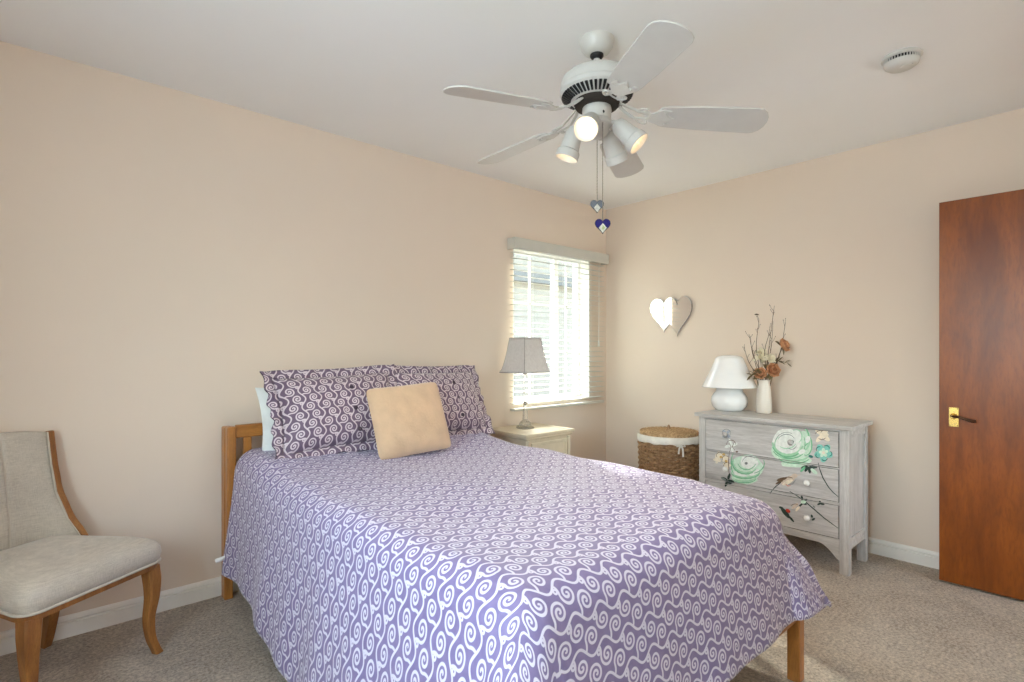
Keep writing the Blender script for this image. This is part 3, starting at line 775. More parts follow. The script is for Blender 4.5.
# ------------------------------------------------------------------ painted dresser
DXF, DXB, DY0, DY1, DZT = 3.262, 3.605, 0.936, 1.800, 0.805
ds = thing('dresser', 'whitewashed grey three drawer dresser painted with flowers and birds', 'dresser', (3.476, 1.368, 0))
p = MB(); p.box((DXF - 0.022, DY0 - 0.022, 0.783), (DXB + 0.012, DY1 + 0.022, DZT)); p.build('top', M_GREYWOOD, ds, bevel=0.003)
SW = 0.046
for x0, x1 in ((DXF, DXF + 0.046), (DXB - 0.046, DXB)):
    for y0, y1 in ((DY0, DY0 + SW), (DY1 - SW + 0.004, DY1)):
        p = MB(); p.box((x0, y0, 0), (x1, y1, 0.783)); p.build('leg_post', M_GREYWOOD_V, ds, bevel=0.002)
for y in (DY0 + 0.010, DY1 - 0.022):
    p = MB(); p.box((DXF + 0.046, y, 0.195), (DXB - 0.046, y + 0.010, 0.735)); p.build('side_panel', M_GREYWOOD_V, ds)
    q = y - 0.008 if y < 1.3 else y + 0.000
    for z0, z1 in ((0.735, 0.783), (0.135, 0.195)):
        p = MB(); p.box((DXF + 0.046, q, z0), (DXB - 0.046, q + 0.022, z1)); p.build('side_rail', M_GREYWOOD, ds, bevel=0.002)
p = MB(); p.box((DXB - 0.03, DY0 + SW, 0.16), (DXB - 0.02, DY1 - SW, 0.783)); p.box((DXF + 0.03, DY0 + 0.02, 0.165), (DXB - 0.03, DY1 - 0.02, 0.175)); p.build('back_panel', M_GREYWOOD_V, ds)
YA, YZ = 0.983, 1.758
RAILS = [(0.770, 0.783), (0.566, 0.572), (0.370, 0.386), (0.160, 0.187)]
DRAWERS = [(0.572, 0.770), (0.386, 0.566), (0.187, 0.370)]
p = MB(); p.box((DXF + 0.020, YA - 0.001, 0.187), (DXF + 0.024, YZ + 0.001, 0.783)); p.build('drawer_cavity', M_DARKGAP, ds)
def clip(poly, ax, lim, keep_less):
    out = []
    for i in range(len(poly)):
        a, b_ = poly[i], poly[(i + 1) % len(poly)]
        ia = (a[ax] <= lim) if keep_less else (a[ax] >= lim); ib = (b_[ax] <= lim) if keep_less else (b_[ax] >= lim)
        if ia: out.append(a)
        if ia != ib:
            t_ = (lim - a[ax]) / (b_[ax] - a[ax]); out.append((lerp(a[0], b_[0], t_), lerp(a[1], b_[1], t_)))
    return out
ART=[('palegreen',[(1.15,0.621),(1.164,0.599),(1.185,0.583),(1.206,0.566),(1.234,0.555),(1.264,0.558),(1.289,0.569),(1.316,0.58),(1.337,0.598),(1.341,0.624),(1.335,0.648),(1.329,0.672),(1.313,0.694),(1.284,0.705),(1.255,0.708),(1.226,0.71),(1.197,0.706),(1.176,0.688),(1.165,0.666),(1.153,0.645)]),
('palegreen',[(1.118,0.595),(1.127,0.582),(1.143,0.57),(1.155,0.558),(1.176,0.546),(1.203,0.541),(1.227,0.54),(1.252,0.537),(1.277,0.538),(1.284,0.549),(1.282,0.561),(1.285,0.571),(1.279,0.585),(1.255,0.596),(1.23,0.603),(1.206,0.613),(1.179,0.619),(1.158,0.615),(1.145,0.609),(1.128,0.604)]),
('palegreen',[(1.115,0.689),(1.121,0.666),(1.127,0.647),(1.132,0.623),(1.143,0.613),(1.154,0.616),(1.166,0.61),(1.177,0.617),(1.182,0.64),(1.188,0.657),(1.193,0.679),(1.188,0.703),(1.182,0.722),(1.177,0.746),(1.166,0.756),(1.154,0.753),(1.143,0.758),(1.132,0.751),(1.127,0.729),(1.121,0.711)]),
('white',[(1.174,0.689),(1.181,0.665),(1.192,0.642),(1.207,0.62),(1.229,0.607),(1.254,0.602),(1.278,0.599),(1.302,0.607),(1.317,0.625),(1.329,0.645),(1.336,0.669),(1.329,0.694),(1.317,0.718),(1.302,0.74),(1.278,0.753),(1.254,0.756),(1.229,0.758),(1.207,0.75),(1.192,0.732),(1.181,0.712)]),
('white',[(1.254,0.656),(1.255,0.644),(1.261,0.632),(1.269,0.622),(1.28,0.615),(1.292,0.611),(1.304,0.612),(1.315,0.616),(1.323,0.623),(1.329,0.634),(1.331,0.646),(1.329,0.659),(1.323,0.671),(1.315,0.681),(1.304,0.688),(1.292,0.691),(1.28,0.691),(1.269,0.687),(1.261,0.679),(1.255,0.668)]),
('white',[(1.171,0.72),(1.172,0.707),(1.177,0.696),(1.185,0.686),(1.194,0.68),(1.205,0.676),(1.215,0.677),(1.225,0.681),(1.232,0.689),(1.237,0.699),(1.239,0.712),(1.237,0.724),(1.232,0.736),(1.225,0.745),(1.215,0.752),(1.205,0.755),(1.194,0.754),(1.185,0.75),(1.177,0.742),(1.172,0.731)]),
('midgreen',[(1.169,0.671),(1.183,0.647),(1.174,0.64),(1.161,0.667)]),
('midgreen',[(1.183,0.647),(1.204,0.629),(1.197,0.616),(1.174,0.64)]),
('midgreen',[(1.204,0.629),(1.229,0.617),(1.226,0.6),(1.197,0.616)]),
('midgreen',[(1.229,0.617),(1.255,0.612),(1.257,0.594),(1.226,0.6)]),
('midgreen',[(1.255,0.612),(1.281,0.616),(1.288,0.599),(1.257,0.594)]),
('midgreen',[(1.281,0.616),(1.303,0.627),(1.314,0.614),(1.288,0.599)]),
('midgreen',[(1.303,0.627),(1.32,0.646),(1.332,0.638),(1.314,0.614)]),
('midgreen',[(1.32,0.646),(1.329,0.67),(1.338,0.666),(1.332,0.638)]),
('green',[(1.173,0.644),(1.19,0.626),(1.186,0.621),(1.17,0.641)]),
('green',[(1.19,0.626),(1.21,0.611),(1.207,0.604),(1.186,0.621)]),
('green',[(1.21,0.611),(1.233,0.602),(1.231,0.594),(1.207,0.604)]),
('green',[(1.233,0.602),(1.256,0.599),(1.257,0.589),(1.231,0.594)]),
('green',[(1.256,0.599),(1.28,0.601),(1.283,0.593),(1.257,0.589)]),
('green',[(1.28,0.601),(1.301,0.61),(1.305,0.603),(1.283,0.593)]),
('green',[(1.301,0.61),(1.318,0.624),(1.323,0.619),(1.305,0.603)]),
('green',[(1.318,0.624),(1.33,0.643),(1.335,0.64),(1.323,0.619)]),
('green',[(1.158,0.636),(1.173,0.62),(1.17,0.616),(1.156,0.634)]),
('green',[(1.173,0.62),(1.193,0.606),(1.19,0.6),(1.17,0.616)]),
('green',[(1.193,0.606),(1.217,0.596),(1.216,0.589),(1.19,0.6)]),
('green',[(1.217,0.596),(1.243,0.59),(1.243,0.582),(1.216,0.589)]),
('green',[(1.243,0.59),(1.269,0.59),(1.271,0.582),(1.243,0.582)]),
('green',[(1.269,0.59),(1.293,0.594),(1.296,0.588),(1.271,0.582)]),
('green',[(1.293,0.594),(1.313,0.604),(1.316,0.599),(1.296,0.588)]),
('green',[(1.313,0.604),(1.326,0.618),(1.33,0.615),(1.316,0.599)]),
('midgreen',[(1.135,0.62),(1.147,0.608),(1.142,0.601),(1.131,0.616)]),
('midgreen',[(1.147,0.608),(1.165,0.597),(1.162,0.587),(1.142,0.601)]),
('midgreen',[(1.165,0.597),(1.189,0.588),(1.187,0.577),(1.162,0.587)]),
('midgreen',[(1.189,0.588),(1.215,0.583),(1.216,0.571),(1.187,0.577)]),
('midgreen',[(1.215,0.583),(1.242,0.581),(1.244,0.569),(1.216,0.571)]),
('midgreen',[(1.242,0.581),(1.265,0.584),(1.269,0.573),(1.244,0.569)]),
('midgreen',[(1.265,0.584),(1.283,0.59),(1.288,0.583),(1.269,0.573)]),
('midgreen',[(1.283,0.59),(1.292,0.6),(1.298,0.595),(1.288,0.583)]),
('green',[(1.134,0.601),(1.147,0.59),(1.144,0.585),(1.132,0.598)]),
('green',[(1.147,0.59),(1.166,0.58),(1.164,0.574),(1.144,0.585)]),
('green',[(1.166,0.58),(1.189,0.572),(1.188,0.565),(1.164,0.574)]),
('green',[(1.189,0.572),(1.215,0.567),(1.216,0.559),(1.188,0.565)]),
('green',[(1.215,0.567),(1.242,0.565),(1.243,0.558),(1.216,0.559)]),
('green',[(1.242,0.565),(1.265,0.567),(1.267,0.56),(1.243,0.558)]),
('green',[(1.265,0.567),(1.283,0.572),(1.286,0.566),(1.267,0.56)]),
('green',[(1.283,0.572),(1.295,0.58),(1.298,0.576),(1.286,0.566)]),
('midgreen',[(1.284,0.619),(1.296,0.62),(1.297,0.616),(1.285,0.615)]),
('midgreen',[(1.296,0.62),(1.305,0.627),(1.309,0.622),(1.297,0.616)]),
('midgreen',[(1.305,0.627),(1.313,0.637),(1.318,0.634),(1.309,0.622)]),
('midgreen',[(1.313,0.637),(1.317,0.651),(1.323,0.65),(1.318,0.634)]),
('midgreen',[(1.317,0.651),(1.317,0.667),(1.323,0.667),(1.323,0.65)]),
('midgreen',[(1.317,0.667),(1.313,0.681),(1.318,0.683),(1.323,0.667)]),
('midgreen',[(1.313,0.681),(1.306,0.694),(1.309,0.697),(1.318,0.683)]),
('midgreen',[(1.306,0.694),(1.296,0.704),(1.298,0.706),(1.309,0.697)]),
('midgreen',[(1.217,0.75),(1.206,0.755),(1.206,0.759),(1.218,0.753)]),
('midgreen',[(1.206,0.755),(1.195,0.755),(1.193,0.76),(1.206,0.759)]),
('midgreen',[(1.195,0.755),(1.185,0.75),(1.181,0.754),(1.193,0.76)]),
('midgreen',[(1.185,0.75),(1.177,0.74),(1.172,0.743),(1.181,0.754)]),
('midgreen',[(1.177,0.74),(1.174,0.727),(1.168,0.728),(1.172,0.743)]),
('midgreen',[(1.174,0.727),(1.174,0.713),(1.169,0.712),(1.168,0.728)]),
('midgreen',[(1.174,0.713),(1.179,0.699),(1.175,0.697),(1.169,0.712)]),
('midgreen',[(1.179,0.699),(1.187,0.688),(1.185,0.686),(1.175,0.697)]),
('midgreen',[(1.205,0.676),(1.213,0.666),(1.21,0.664),(1.203,0.674)]),
('midgreen',[(1.213,0.666),(1.222,0.658),(1.219,0.654),(1.21,0.664)]),
('midgreen',[(1.222,0.658),(1.232,0.652),(1.231,0.647),(1.219,0.654)]),
('midgreen',[(1.232,0.652),(1.244,0.648),(1.243,0.642),(1.231,0.647)]),
('midgreen',[(1.244,0.648),(1.256,0.645),(1.256,0.639),(1.243,0.642)]),
('midgreen',[(1.256,0.645),(1.268,0.645),(1.269,0.64),(1.256,0.639)]),
('midgreen',[(1.268,0.645),(1.28,0.647),(1.282,0.643),(1.269,0.64)]),
('midgreen',[(1.28,0.647),(1.291,0.651),(1.292,0.648),(1.282,0.643)]),
('midgreen',[(1.157,0.762),(1.148,0.755),(1.141,0.761),(1.153,0.768)]),
('midgreen',[(1.148,0.755),(1.142,0.74),(1.132,0.745),(1.141,0.761)]),
('midgreen',[(1.142,0.74),(1.139,0.721),(1.127,0.724),(1.132,0.745)]),
('midgreen',[(1.139,0.721),(1.139,0.699),(1.126,0.699),(1.127,0.724)]),
('midgreen',[(1.139,0.699),(1.142,0.678),(1.131,0.676),(1.126,0.699)]),
('midgreen',[(1.142,0.678),(1.148,0.662),(1.139,0.656),(1.131,0.676)]),
('midgreen',[(1.148,0.662),(1.155,0.653),(1.152,0.644),(1.139,0.656)]),
('midgreen',[(1.155,0.653),(1.165,0.65),(1.164,0.643),(1.152,0.644)]),
('green',[(1.156,0.77),(1.149,0.764),(1.145,0.768),(1.154,0.773)]),
('green',[(1.149,0.764),(1.143,0.754),(1.138,0.757),(1.145,0.768)]),
('green',[(1.143,0.754),(1.139,0.74),(1.133,0.742),(1.138,0.757)]),
('green',[(1.139,0.74),(1.138,0.724),(1.132,0.724),(1.133,0.742)]),
('green',[(1.138,0.724),(1.139,0.707),(1.133,0.706),(1.132,0.724)]),
('green',[(1.139,0.707),(1.143,0.692),(1.138,0.69),(1.133,0.706)]),
('green',[(1.143,0.692),(1.149,0.68),(1.145,0.677),(1.138,0.69)]),
('green',[(1.149,0.68),(1.156,0.673),(1.154,0.67),(1.145,0.677)]),
('green',[(1.135,0.73),(1.127,0.716),(1.123,0.719),(1.132,0.732)]),
('green',[(1.127,0.716),(1.123,0.698),(1.117,0.7),(1.123,0.719)]),
('green',[(1.123,0.698),(1.122,0.677),(1.115,0.678),(1.117,0.7)]),
('green',[(1.122,0.677),(1.124,0.657),(1.118,0.656),(1.115,0.678)]),
('green',[(1.124,0.657),(1.13,0.639),(1.125,0.636),(1.118,0.656)]),
('green',[(1.13,0.639),(1.139,0.627),(1.135,0.622),(1.125,0.636)]),
('green',[(1.139,0.627),(1.148,0.621),(1.148,0.616),(1.135,0.622)]),
('green',[(1.148,0.621),(1.158,0.622),(1.16,0.618),(1.148,0.616)]),
('green',[(1.162,0.721),(1.158,0.707),(1.155,0.709),(1.159,0.722)]),
('green',[(1.158,0.707),(1.156,0.692),(1.152,0.693),(1.155,0.709)]),
('green',[(1.156,0.692),(1.157,0.675),(1.152,0.675),(1.152,0.693)]),
('green',[(1.157,0.675),(1.159,0.659),(1.154,0.659),(1.152,0.675)]),
('green',[(1.159,0.659),(1.163,0.645),(1.159,0.643),(1.154,0.659)]),
('green',[(1.163,0.645),(1.169,0.633),(1.165,0.631),(1.159,0.643)]),
('green',[(1.169,0.633),(1.175,0.626),(1.173,0.623),(1.165,0.631)]),
('green',[(1.175,0.626),(1.182,0.622),(1.182,0.619),(1.173,0.623)]),
('white',[(1.129,0.705),(1.131,0.699),(1.135,0.694),(1.139,0.69),(1.143,0.688),(1.147,0.688),(1.15,0.69),(1.152,0.694),(1.154,0.699),(1.153,0.705),(1.152,0.712),(1.149,0.718),(1.146,0.723),(1.142,0.727),(1.138,0.729),(1.134,0.729),(1.13,0.727),(1.128,0.723),(1.127,0.718),(1.127,0.712)]),
('white',[(1.152,0.646),(1.152,0.641),(1.153,0.637),(1.157,0.632),(1.161,0.627),(1.167,0.624),(1.172,0.621),(1.178,0.62),(1.183,0.621),(1.187,0.623),(1.189,0.626),(1.19,0.63),(1.188,0.635),(1.185,0.64),(1.181,0.644),(1.175,0.648),(1.169,0.65),(1.163,0.651),(1.158,0.651),(1.155,0.649)]),
('greyline',[(1.3,0.689),(1.293,0.701),(1.295,0.702),(1.302,0.69)]),
('greyline',[(1.293,0.701),(1.283,0.711),(1.285,0.713),(1.295,0.702)]),
('greyline',[(1.283,0.711),(1.271,0.718),(1.272,0.722),(1.285,0.713)]),
('greyline',[(1.271,0.718),(1.258,0.722),(1.258,0.726),(1.272,0.722)]),
('greyline',[(1.258,0.722),(1.244,0.723),(1.244,0.727),(1.258,0.726)]),
('greyline',[(1.244,0.723),(1.232,0.721),(1.23,0.724),(1.244,0.727)]),
('greyline',[(1.232,0.721),(1.22,0.715),(1.219,0.717),(1.23,0.724)]),
('greyline',[(1.22,0.715),(1.212,0.706),(1.21,0.708),(1.219,0.717)]),
('greyline',[(1.317,0.675),(1.312,0.69),(1.314,0.691),(1.318,0.675)]),
('greyline',[(1.312,0.69),(1.304,0.704),(1.306,0.705),(1.314,0.691)]),
('greyline',[(1.304,0.704),(1.293,0.716),(1.295,0.718),(1.306,0.705)]),
('greyline',[(1.293,0.716),(1.28,0.725),(1.281,0.728),(1.295,0.718)]),
('greyline',[(1.28,0.725),(1.266,0.732),(1.266,0.735),(1.281,0.728)]),
('greyline',[(1.266,0.732),(1.251,0.735),(1.251,0.737),(1.266,0.735)]),
('greyline',[(1.251,0.735),(1.236,0.734),(1.235,0.736),(1.251,0.737)]),
('greyline',[(1.236,0.734),(1.222,0.73),(1.222,0.732),(1.235,0.736)]),
('greyline',[(1.2,0.668),(1.204,0.66),(1.202,0.659),(1.199,0.667)]),
('greyline',[(1.204,0.66),(1.209,0.653),(1.207,0.651),(1.202,0.659)]),
('greyline',[(1.209,0.653),(1.215,0.648),(1.213,0.645),(1.207,0.651)]),
('greyline',[(1.215,0.648),(1.221,0.644),(1.221,0.642),(1.213,0.645)]),
('greyline',[(1.221,0.644),(1.229,0.643),(1.229,0.64),(1.221,0.642)]),
('greyline',[(1.229,0.643),(1.236,0.644),(1.236,0.641),(1.229,0.64)]),
('greyline',[(1.236,0.644),(1.242,0.647),(1.243,0.645),(1.236,0.641)]),
('greyline',[(1.242,0.647),(1.248,0.651),(1.249,0.65),(1.243,0.645)]),
('greyline',[(1.213,0.687),(1.214,0.685),(1.215,0.682),(1.218,0.679),(1.221,0.678),(1.225,0.677),(1.228,0.677),(1.231,0.678),(1.234,0.679),(1.236,0.682),(1.236,0.684),(1.236,0.687),(1.234,0.69),(1.231,0.692),(1.228,0.694),(1.225,0.695),(1.221,0.695),(1.218,0.694),(1.215,0.692),(1.214,0.69)]),
('teal',[(1.014,0.634),(1.019,0.625),(1.029,0.621),(1.04,0.621),(1.05,0.626),(1.055,0.635),(1.055,0.645),(1.05,0.653),(1.04,0.658),(1.029,0.657),(1.019,0.652),(1.014,0.643)]),
('teal',[(1.061,0.591),(1.069,0.594),(1.075,0.602),(1.077,0.614),(1.074,0.627),(1.068,0.637),(1.059,0.641),(1.051,0.639),(1.045,0.63),(1.043,0.618),(1.046,0.606),(1.052,0.596)]),
('teal',[(1.107,0.624),(1.106,0.634),(1.1,0.644),(1.09,0.651),(1.078,0.654),(1.068,0.651),(1.063,0.644),(1.064,0.634),(1.07,0.624),(1.08,0.617),(1.092,0.614),(1.101,0.617)]),
('teal',[(1.087,0.687),(1.078,0.69),(1.068,0.688),(1.06,0.68),(1.056,0.669),(1.056,0.658),(1.061,0.649),(1.07,0.645),(1.08,0.648),(1.088,0.655),(1.093,0.666),(1.092,0.678)]),
('teal',[(1.029,0.692),(1.025,0.684),(1.025,0.673),(1.03,0.661),(1.038,0.652),(1.048,0.647),(1.057,0.649),(1.062,0.657),(1.061,0.668),(1.056,0.68),(1.047,0.69),(1.038,0.694)]),
('palegreen',[(1.043,0.627),(1.047,0.625),(1.052,0.625),(1.057,0.629),(1.06,0.634),(1.06,0.64),(1.058,0.645),(1.054,0.647),(1.049,0.646),(1.044,0.642),(1.041,0.637),(1.041,0.631)]),
('palegreen',[(1.073,0.62),(1.075,0.624),(1.076,0.63),(1.073,0.636),(1.069,0.642),(1.064,0.645),(1.06,0.644),(1.057,0.641),(1.057,0.635),(1.059,0.628),(1.063,0.623),(1.068,0.62)]),
('palegreen',[(1.084,0.649),(1.081,0.653),(1.076,0.656),(1.07,0.656),(1.064,0.654),(1.061,0.651),(1.06,0.646),(1.063,0.641),(1.068,0.639),(1.074,0.638),(1.08,0.64),(1.083,0.644)]),
('palegreen',[(1.061,0.673),(1.057,0.672),(1.053,0.668),(1.052,0.662),(1.052,0.655),(1.055,0.65),(1.059,0.647),(1.064,0.648),(1.067,0.652),(1.068,0.658),(1.068,0.665),(1.065,0.67)]),
('palegreen',[(1.036,0.659),(1.036,0.654),(1.039,0.649),(1.044,0.645),(1.05,0.643),(1.055,0.643),(1.058,0.646),(1.058,0.651),(1.055,0.656),(1.05,0.661),(1.044,0.663),(1.039,0.662)]),
('darkteal',[(1.026,0.656),(1.022,0.653),(1.019,0.656),(1.025,0.659)]),
('darkteal',[(1.022,0.653),(1.02,0.649),(1.016,0.651),(1.019,0.656)]),
('darkteal',[(1.02,0.649),(1.02,0.644),(1.015,0.644),(1.016,0.651)]),
('darkteal',[(1.02,0.644),(1.022,0.64),(1.018,0.637),(1.015,0.644)]),
('darkteal',[(1.022,0.64),(1.026,0.635),(1.024,0.632),(1.018,0.637)]),
('darkteal',[(1.026,0.635),(1.031,0.632),(1.03,0.629),(1.024,0.632)]),
('darkteal',[(1.04,0.618),(1.043,0.613),(1.04,0.61),(1.038,0.617)]),
('darkteal',[(1.043,0.613),(1.047,0.609),(1.045,0.605),(1.04,0.61)]),
('darkteal',[(1.047,0.609),(1.052,0.606),(1.051,0.601),(1.045,0.605)]),
('darkteal',[(1.052,0.606),(1.058,0.606),(1.059,0.6),(1.051,0.601)]),
('darkteal',[(1.058,0.606),(1.063,0.607),(1.065,0.602),(1.059,0.6)]),
('darkteal',[(1.063,0.607),(1.067,0.61),(1.069,0.607),(1.065,0.602)]),
('darkteal',[(1.079,0.615),(1.086,0.615),(1.086,0.611),(1.079,0.612)]),
('darkteal',[(1.086,0.615),(1.091,0.617),(1.093,0.612),(1.086,0.611)]),
('darkteal',[(1.091,0.617),(1.094,0.62),(1.098,0.616),(1.093,0.612)]),
('darkteal',[(1.094,0.62),(1.096,0.624),(1.101,0.623),(1.098,0.616)]),
('darkteal',[(1.096,0.624),(1.096,0.629),(1.1,0.63),(1.101,0.623)]),
('darkteal',[(1.096,0.629),(1.093,0.635),(1.096,0.636),(1.1,0.63)]),
('darkteal',[(1.092,0.653),(1.094,0.658),(1.098,0.657),(1.095,0.651)]),
('darkteal',[(1.094,0.658),(1.093,0.663),(1.097,0.664),(1.098,0.657)]),
('darkteal',[(1.093,0.663),(1.09,0.667),(1.094,0.671),(1.097,0.664)]),
('darkteal',[(1.09,0.667),(1.086,0.671),(1.088,0.676),(1.094,0.671)]),
('darkteal',[(1.086,0.671),(1.08,0.674),(1.081,0.678),(1.088,0.676)]),
('darkteal',[(1.08,0.674),(1.074,0.674),(1.074,0.678),(1.081,0.678)]),
('darkteal',[(1.056,0.681),(1.05,0.684),(1.051,0.688),(1.057,0.684)]),
('darkteal',[(1.05,0.684),(1.044,0.684),(1.044,0.69),(1.051,0.688)]),
('darkteal',[(1.044,0.684),(1.039,0.683),(1.037,0.689),(1.044,0.69)]),
('darkteal',[(1.039,0.683),(1.035,0.681),(1.032,0.685),(1.037,0.689)]),
('darkteal',[(1.035,0.681),(1.033,0.677),(1.029,0.679),(1.032,0.685)]),
('darkteal',[(1.033,0.677),(1.032,0.672),(1.029,0.672),(1.029,0.679)]),
('cream',[(1.051,0.647),(1.052,0.644),(1.053,0.641),(1.055,0.639),(1.057,0.638),(1.059,0.637),(1.062,0.637),(1.064,0.638),(1.066,0.64),(1.067,0.642),(1.067,0.644),(1.067,0.647),(1.066,0.65),(1.064,0.652),(1.062,0.654),(1.059,0.654),(1.057,0.654),(1.055,0.653),(1.053,0.652),(1.052,0.649)]),
('darkteal',[(1.112,0.613),(1.114,0.611),(1.116,0.609),(1.119,0.608),(1.122,0.608),(1.126,0.608),(1.13,0.61),(1.132,0.612),(1.135,0.614),(1.136,0.616),(1.135,0.619),(1.134,0.621),(1.132,0.622),(1.129,0.623),(1.125,0.624),(1.121,0.623),(1.118,0.622),(1.115,0.62),(1.113,0.618),(1.112,0.615)]),
('cream',[(1.028,0.715),(1.034,0.711),(1.044,0.712),(1.054,0.718),(1.062,0.727),(1.066,0.736),(1.064,0.744),(1.058,0.747),(1.049,0.746),(1.039,0.74),(1.031,0.731),(1.027,0.722)]),
('cream',[(1.095,0.7),(1.098,0.706),(1.096,0.717),(1.089,0.729),(1.08,0.739),(1.071,0.745),(1.064,0.744),(1.062,0.737),(1.064,0.727),(1.071,0.715),(1.08,0.705),(1.089,0.699)]),
('cream',[(1.101,0.774),(1.095,0.777),(1.085,0.776),(1.075,0.77),(1.067,0.761),(1.063,0.751),(1.064,0.744),(1.071,0.74),(1.08,0.742),(1.091,0.748),(1.099,0.757),(1.103,0.766)]),
('cream',[(1.034,0.787),(1.031,0.781),(1.034,0.77),(1.04,0.758),(1.049,0.748),(1.058,0.743),(1.064,0.744),(1.067,0.751),(1.065,0.761),(1.058,0.773),(1.049,0.783),(1.041,0.788)]),
('cream',[(1.033,0.748),(1.035,0.742),(1.041,0.738),(1.049,0.735),(1.057,0.736),(1.062,0.739),(1.064,0.744),(1.062,0.749),(1.057,0.754),(1.049,0.756),(1.041,0.756),(1.035,0.753)]),
('cream',[(1.08,0.712),(1.084,0.716),(1.084,0.723),(1.081,0.732),(1.076,0.74),(1.07,0.744),(1.064,0.744),(1.061,0.74),(1.061,0.732),(1.064,0.724),(1.069,0.716),(1.075,0.712)]),
('cream',[(1.08,0.772),(1.075,0.774),(1.069,0.771),(1.064,0.764),(1.061,0.756),(1.061,0.749),(1.064,0.744),(1.07,0.743),(1.076,0.746),(1.081,0.752),(1.084,0.76),(1.084,0.767)]),
('brown',[(1.1,0.743),(1.099,0.748),(1.101,0.748),(1.102,0.743)]),
('brown',[(1.099,0.748),(1.096,0.752),(1.098,0.754),(1.101,0.748)]),
('brown',[(1.096,0.752),(1.092,0.757),(1.094,0.759),(1.098,0.754)]),
('brown',[(1.092,0.757),(1.087,0.76),(1.088,0.764),(1.094,0.759)]),
('brown',[(1.087,0.76),(1.08,0.763),(1.081,0.766),(1.088,0.764)]),
('brown',[(1.08,0.763),(1.074,0.765),(1.074,0.768),(1.081,0.766)]),
('brown',[(1.074,0.765),(1.067,0.765),(1.067,0.768),(1.074,0.768)]),
('brown',[(1.067,0.765),(1.061,0.764),(1.06,0.766),(1.067,0.768)]),
('brown',[(1.073,0.755),(1.069,0.761),(1.071,0.762),(1.074,0.756)]),
('brown',[(1.069,0.761),(1.064,0.765),(1.066,0.768),(1.071,0.762)]),
('brown',[(1.064,0.765),(1.058,0.768),(1.059,0.772),(1.066,0.768)]),
('brown',[(1.058,0.768),(1.051,0.77),(1.051,0.773),(1.059,0.772)]),
('brown',[(1.051,0.77),(1.044,0.77),(1.044,0.773),(1.051,0.773)]),
('brown',[(1.044,0.77),(1.038,0.768),(1.037,0.771),(1.044,0.773)]),
('brown',[(1.038,0.768),(1.033,0.765),(1.032,0.767),(1.037,0.771)]),
('brown',[(1.033,0.765),(1.03,0.76),(1.028,0.761),(1.032,0.767)]),
('brown',[(1.05,0.73),(1.053,0.726),(1.051,0.724),(1.049,0.729)]),
('brown',[(1.053,0.726),(1.057,0.723),(1.055,0.72),(1.051,0.724)]),
('brown',[(1.057,0.723),(1.061,0.721),(1.06,0.718),(1.055,0.72)]),
('brown',[(1.061,0.721),(1.066,0.719),(1.065,0.716),(1.06,0.718)]),
('brown',[(1.066,0.719),(1.071,0.719),(1.071,0.715),(1.065,0.716)]),
('brown',[(1.071,0.719),(1.075,0.72),(1.076,0.716),(1.071,0.715)]),
('brown',[(1.075,0.72),(1.079,0.721),(1.081,0.719),(1.076,0.716)]),
('brown',[(1.079,0.721),(1.083,0.724),(1.084,0.722),(1.081,0.719)]),
('palegreen',[(1.383,0.509),(1.392,0.482),(1.41,0.458),(1.427,0.435),(1.453,0.414),(1.486,0.408),(1.516,0.411),(1.546,0.414),(1.573,0.425),(1.584,0.45),(1.583,0.476),(1.584,0.503),(1.573,0.531),(1.546,0.551),(1.516,0.563),(1.486,0.576),(1.453,0.58),(1.427,0.568),(1.41,0.55),(1.392,0.533)]),
('palegreen',[(1.417,0.43),(1.429,0.419),(1.446,0.41),(1.46,0.401),(1.482,0.393),(1.508,0.393),(1.531,0.398),(1.555,0.4),(1.578,0.406),(1.582,0.418),(1.577,0.43),(1.578,0.441),(1.569,0.453),(1.545,0.459),(1.52,0.461),(1.496,0.466),(1.469,0.466),(1.45,0.459),(1.44,0.449),(1.425,0.441)]),
('white',[(1.414,0.53),(1.421,0.518),(1.433,0.507),(1.444,0.497),(1.459,0.489),(1.477,0.489),(1.492,0.494),(1.508,0.498),(1.521,0.506),(1.524,0.52),(1.521,0.533),(1.519,0.546),(1.511,0.559),(1.496,0.567),(1.479,0.57),(1.462,0.574),(1.445,0.573),(1.432,0.565),(1.425,0.554),(1.417,0.543)]),
('white',[(1.481,0.433),(1.485,0.427),(1.493,0.423),(1.505,0.421),(1.519,0.42),(1.534,0.422),(1.548,0.426),(1.56,0.431),(1.569,0.437),(1.574,0.444),(1.574,0.45),(1.569,0.456),(1.561,0.46),(1.549,0.463),(1.535,0.463),(1.52,0.461),(1.506,0.457),(1.494,0.452),(1.485,0.446),(1.481,0.439)]),
('white',[(1.404,0.487),(1.404,0.481),(1.408,0.474),(1.414,0.467),(1.423,0.461),(1.433,0.455),(1.443,0.451),(1.454,0.45),(1.462,0.45),(1.468,0.453),(1.472,0.458),(1.472,0.464),(1.468,0.471),(1.462,0.478),(1.453,0.485),(1.443,0.49),(1.432,0.494),(1.422,0.496),(1.413,0.495),(1.407,0.492)]),
('midgreen',[(1.432,0.498),(1.452,0.481),(1.447,0.473),(1.427,0.492)]),
('midgreen',[(1.452,0.481),(1.476,0.471),(1.474,0.459),(1.447,0.473)]),
('midgreen',[(1.476,0.471),(1.501,0.466),(1.503,0.452),(1.474,0.459)]),
('midgreen',[(1.501,0.466),(1.526,0.469),(1.532,0.455),(1.503,0.452)]),
('midgreen',[(1.526,0.469),(1.546,0.478),(1.556,0.466),(1.532,0.455)]),
('midgreen',[(1.546,0.478),(1.561,0.493),(1.572,0.485),(1.556,0.466)]),
('midgreen',[(1.561,0.493),(1.568,0.512),(1.579,0.509),(1.572,0.485)]),
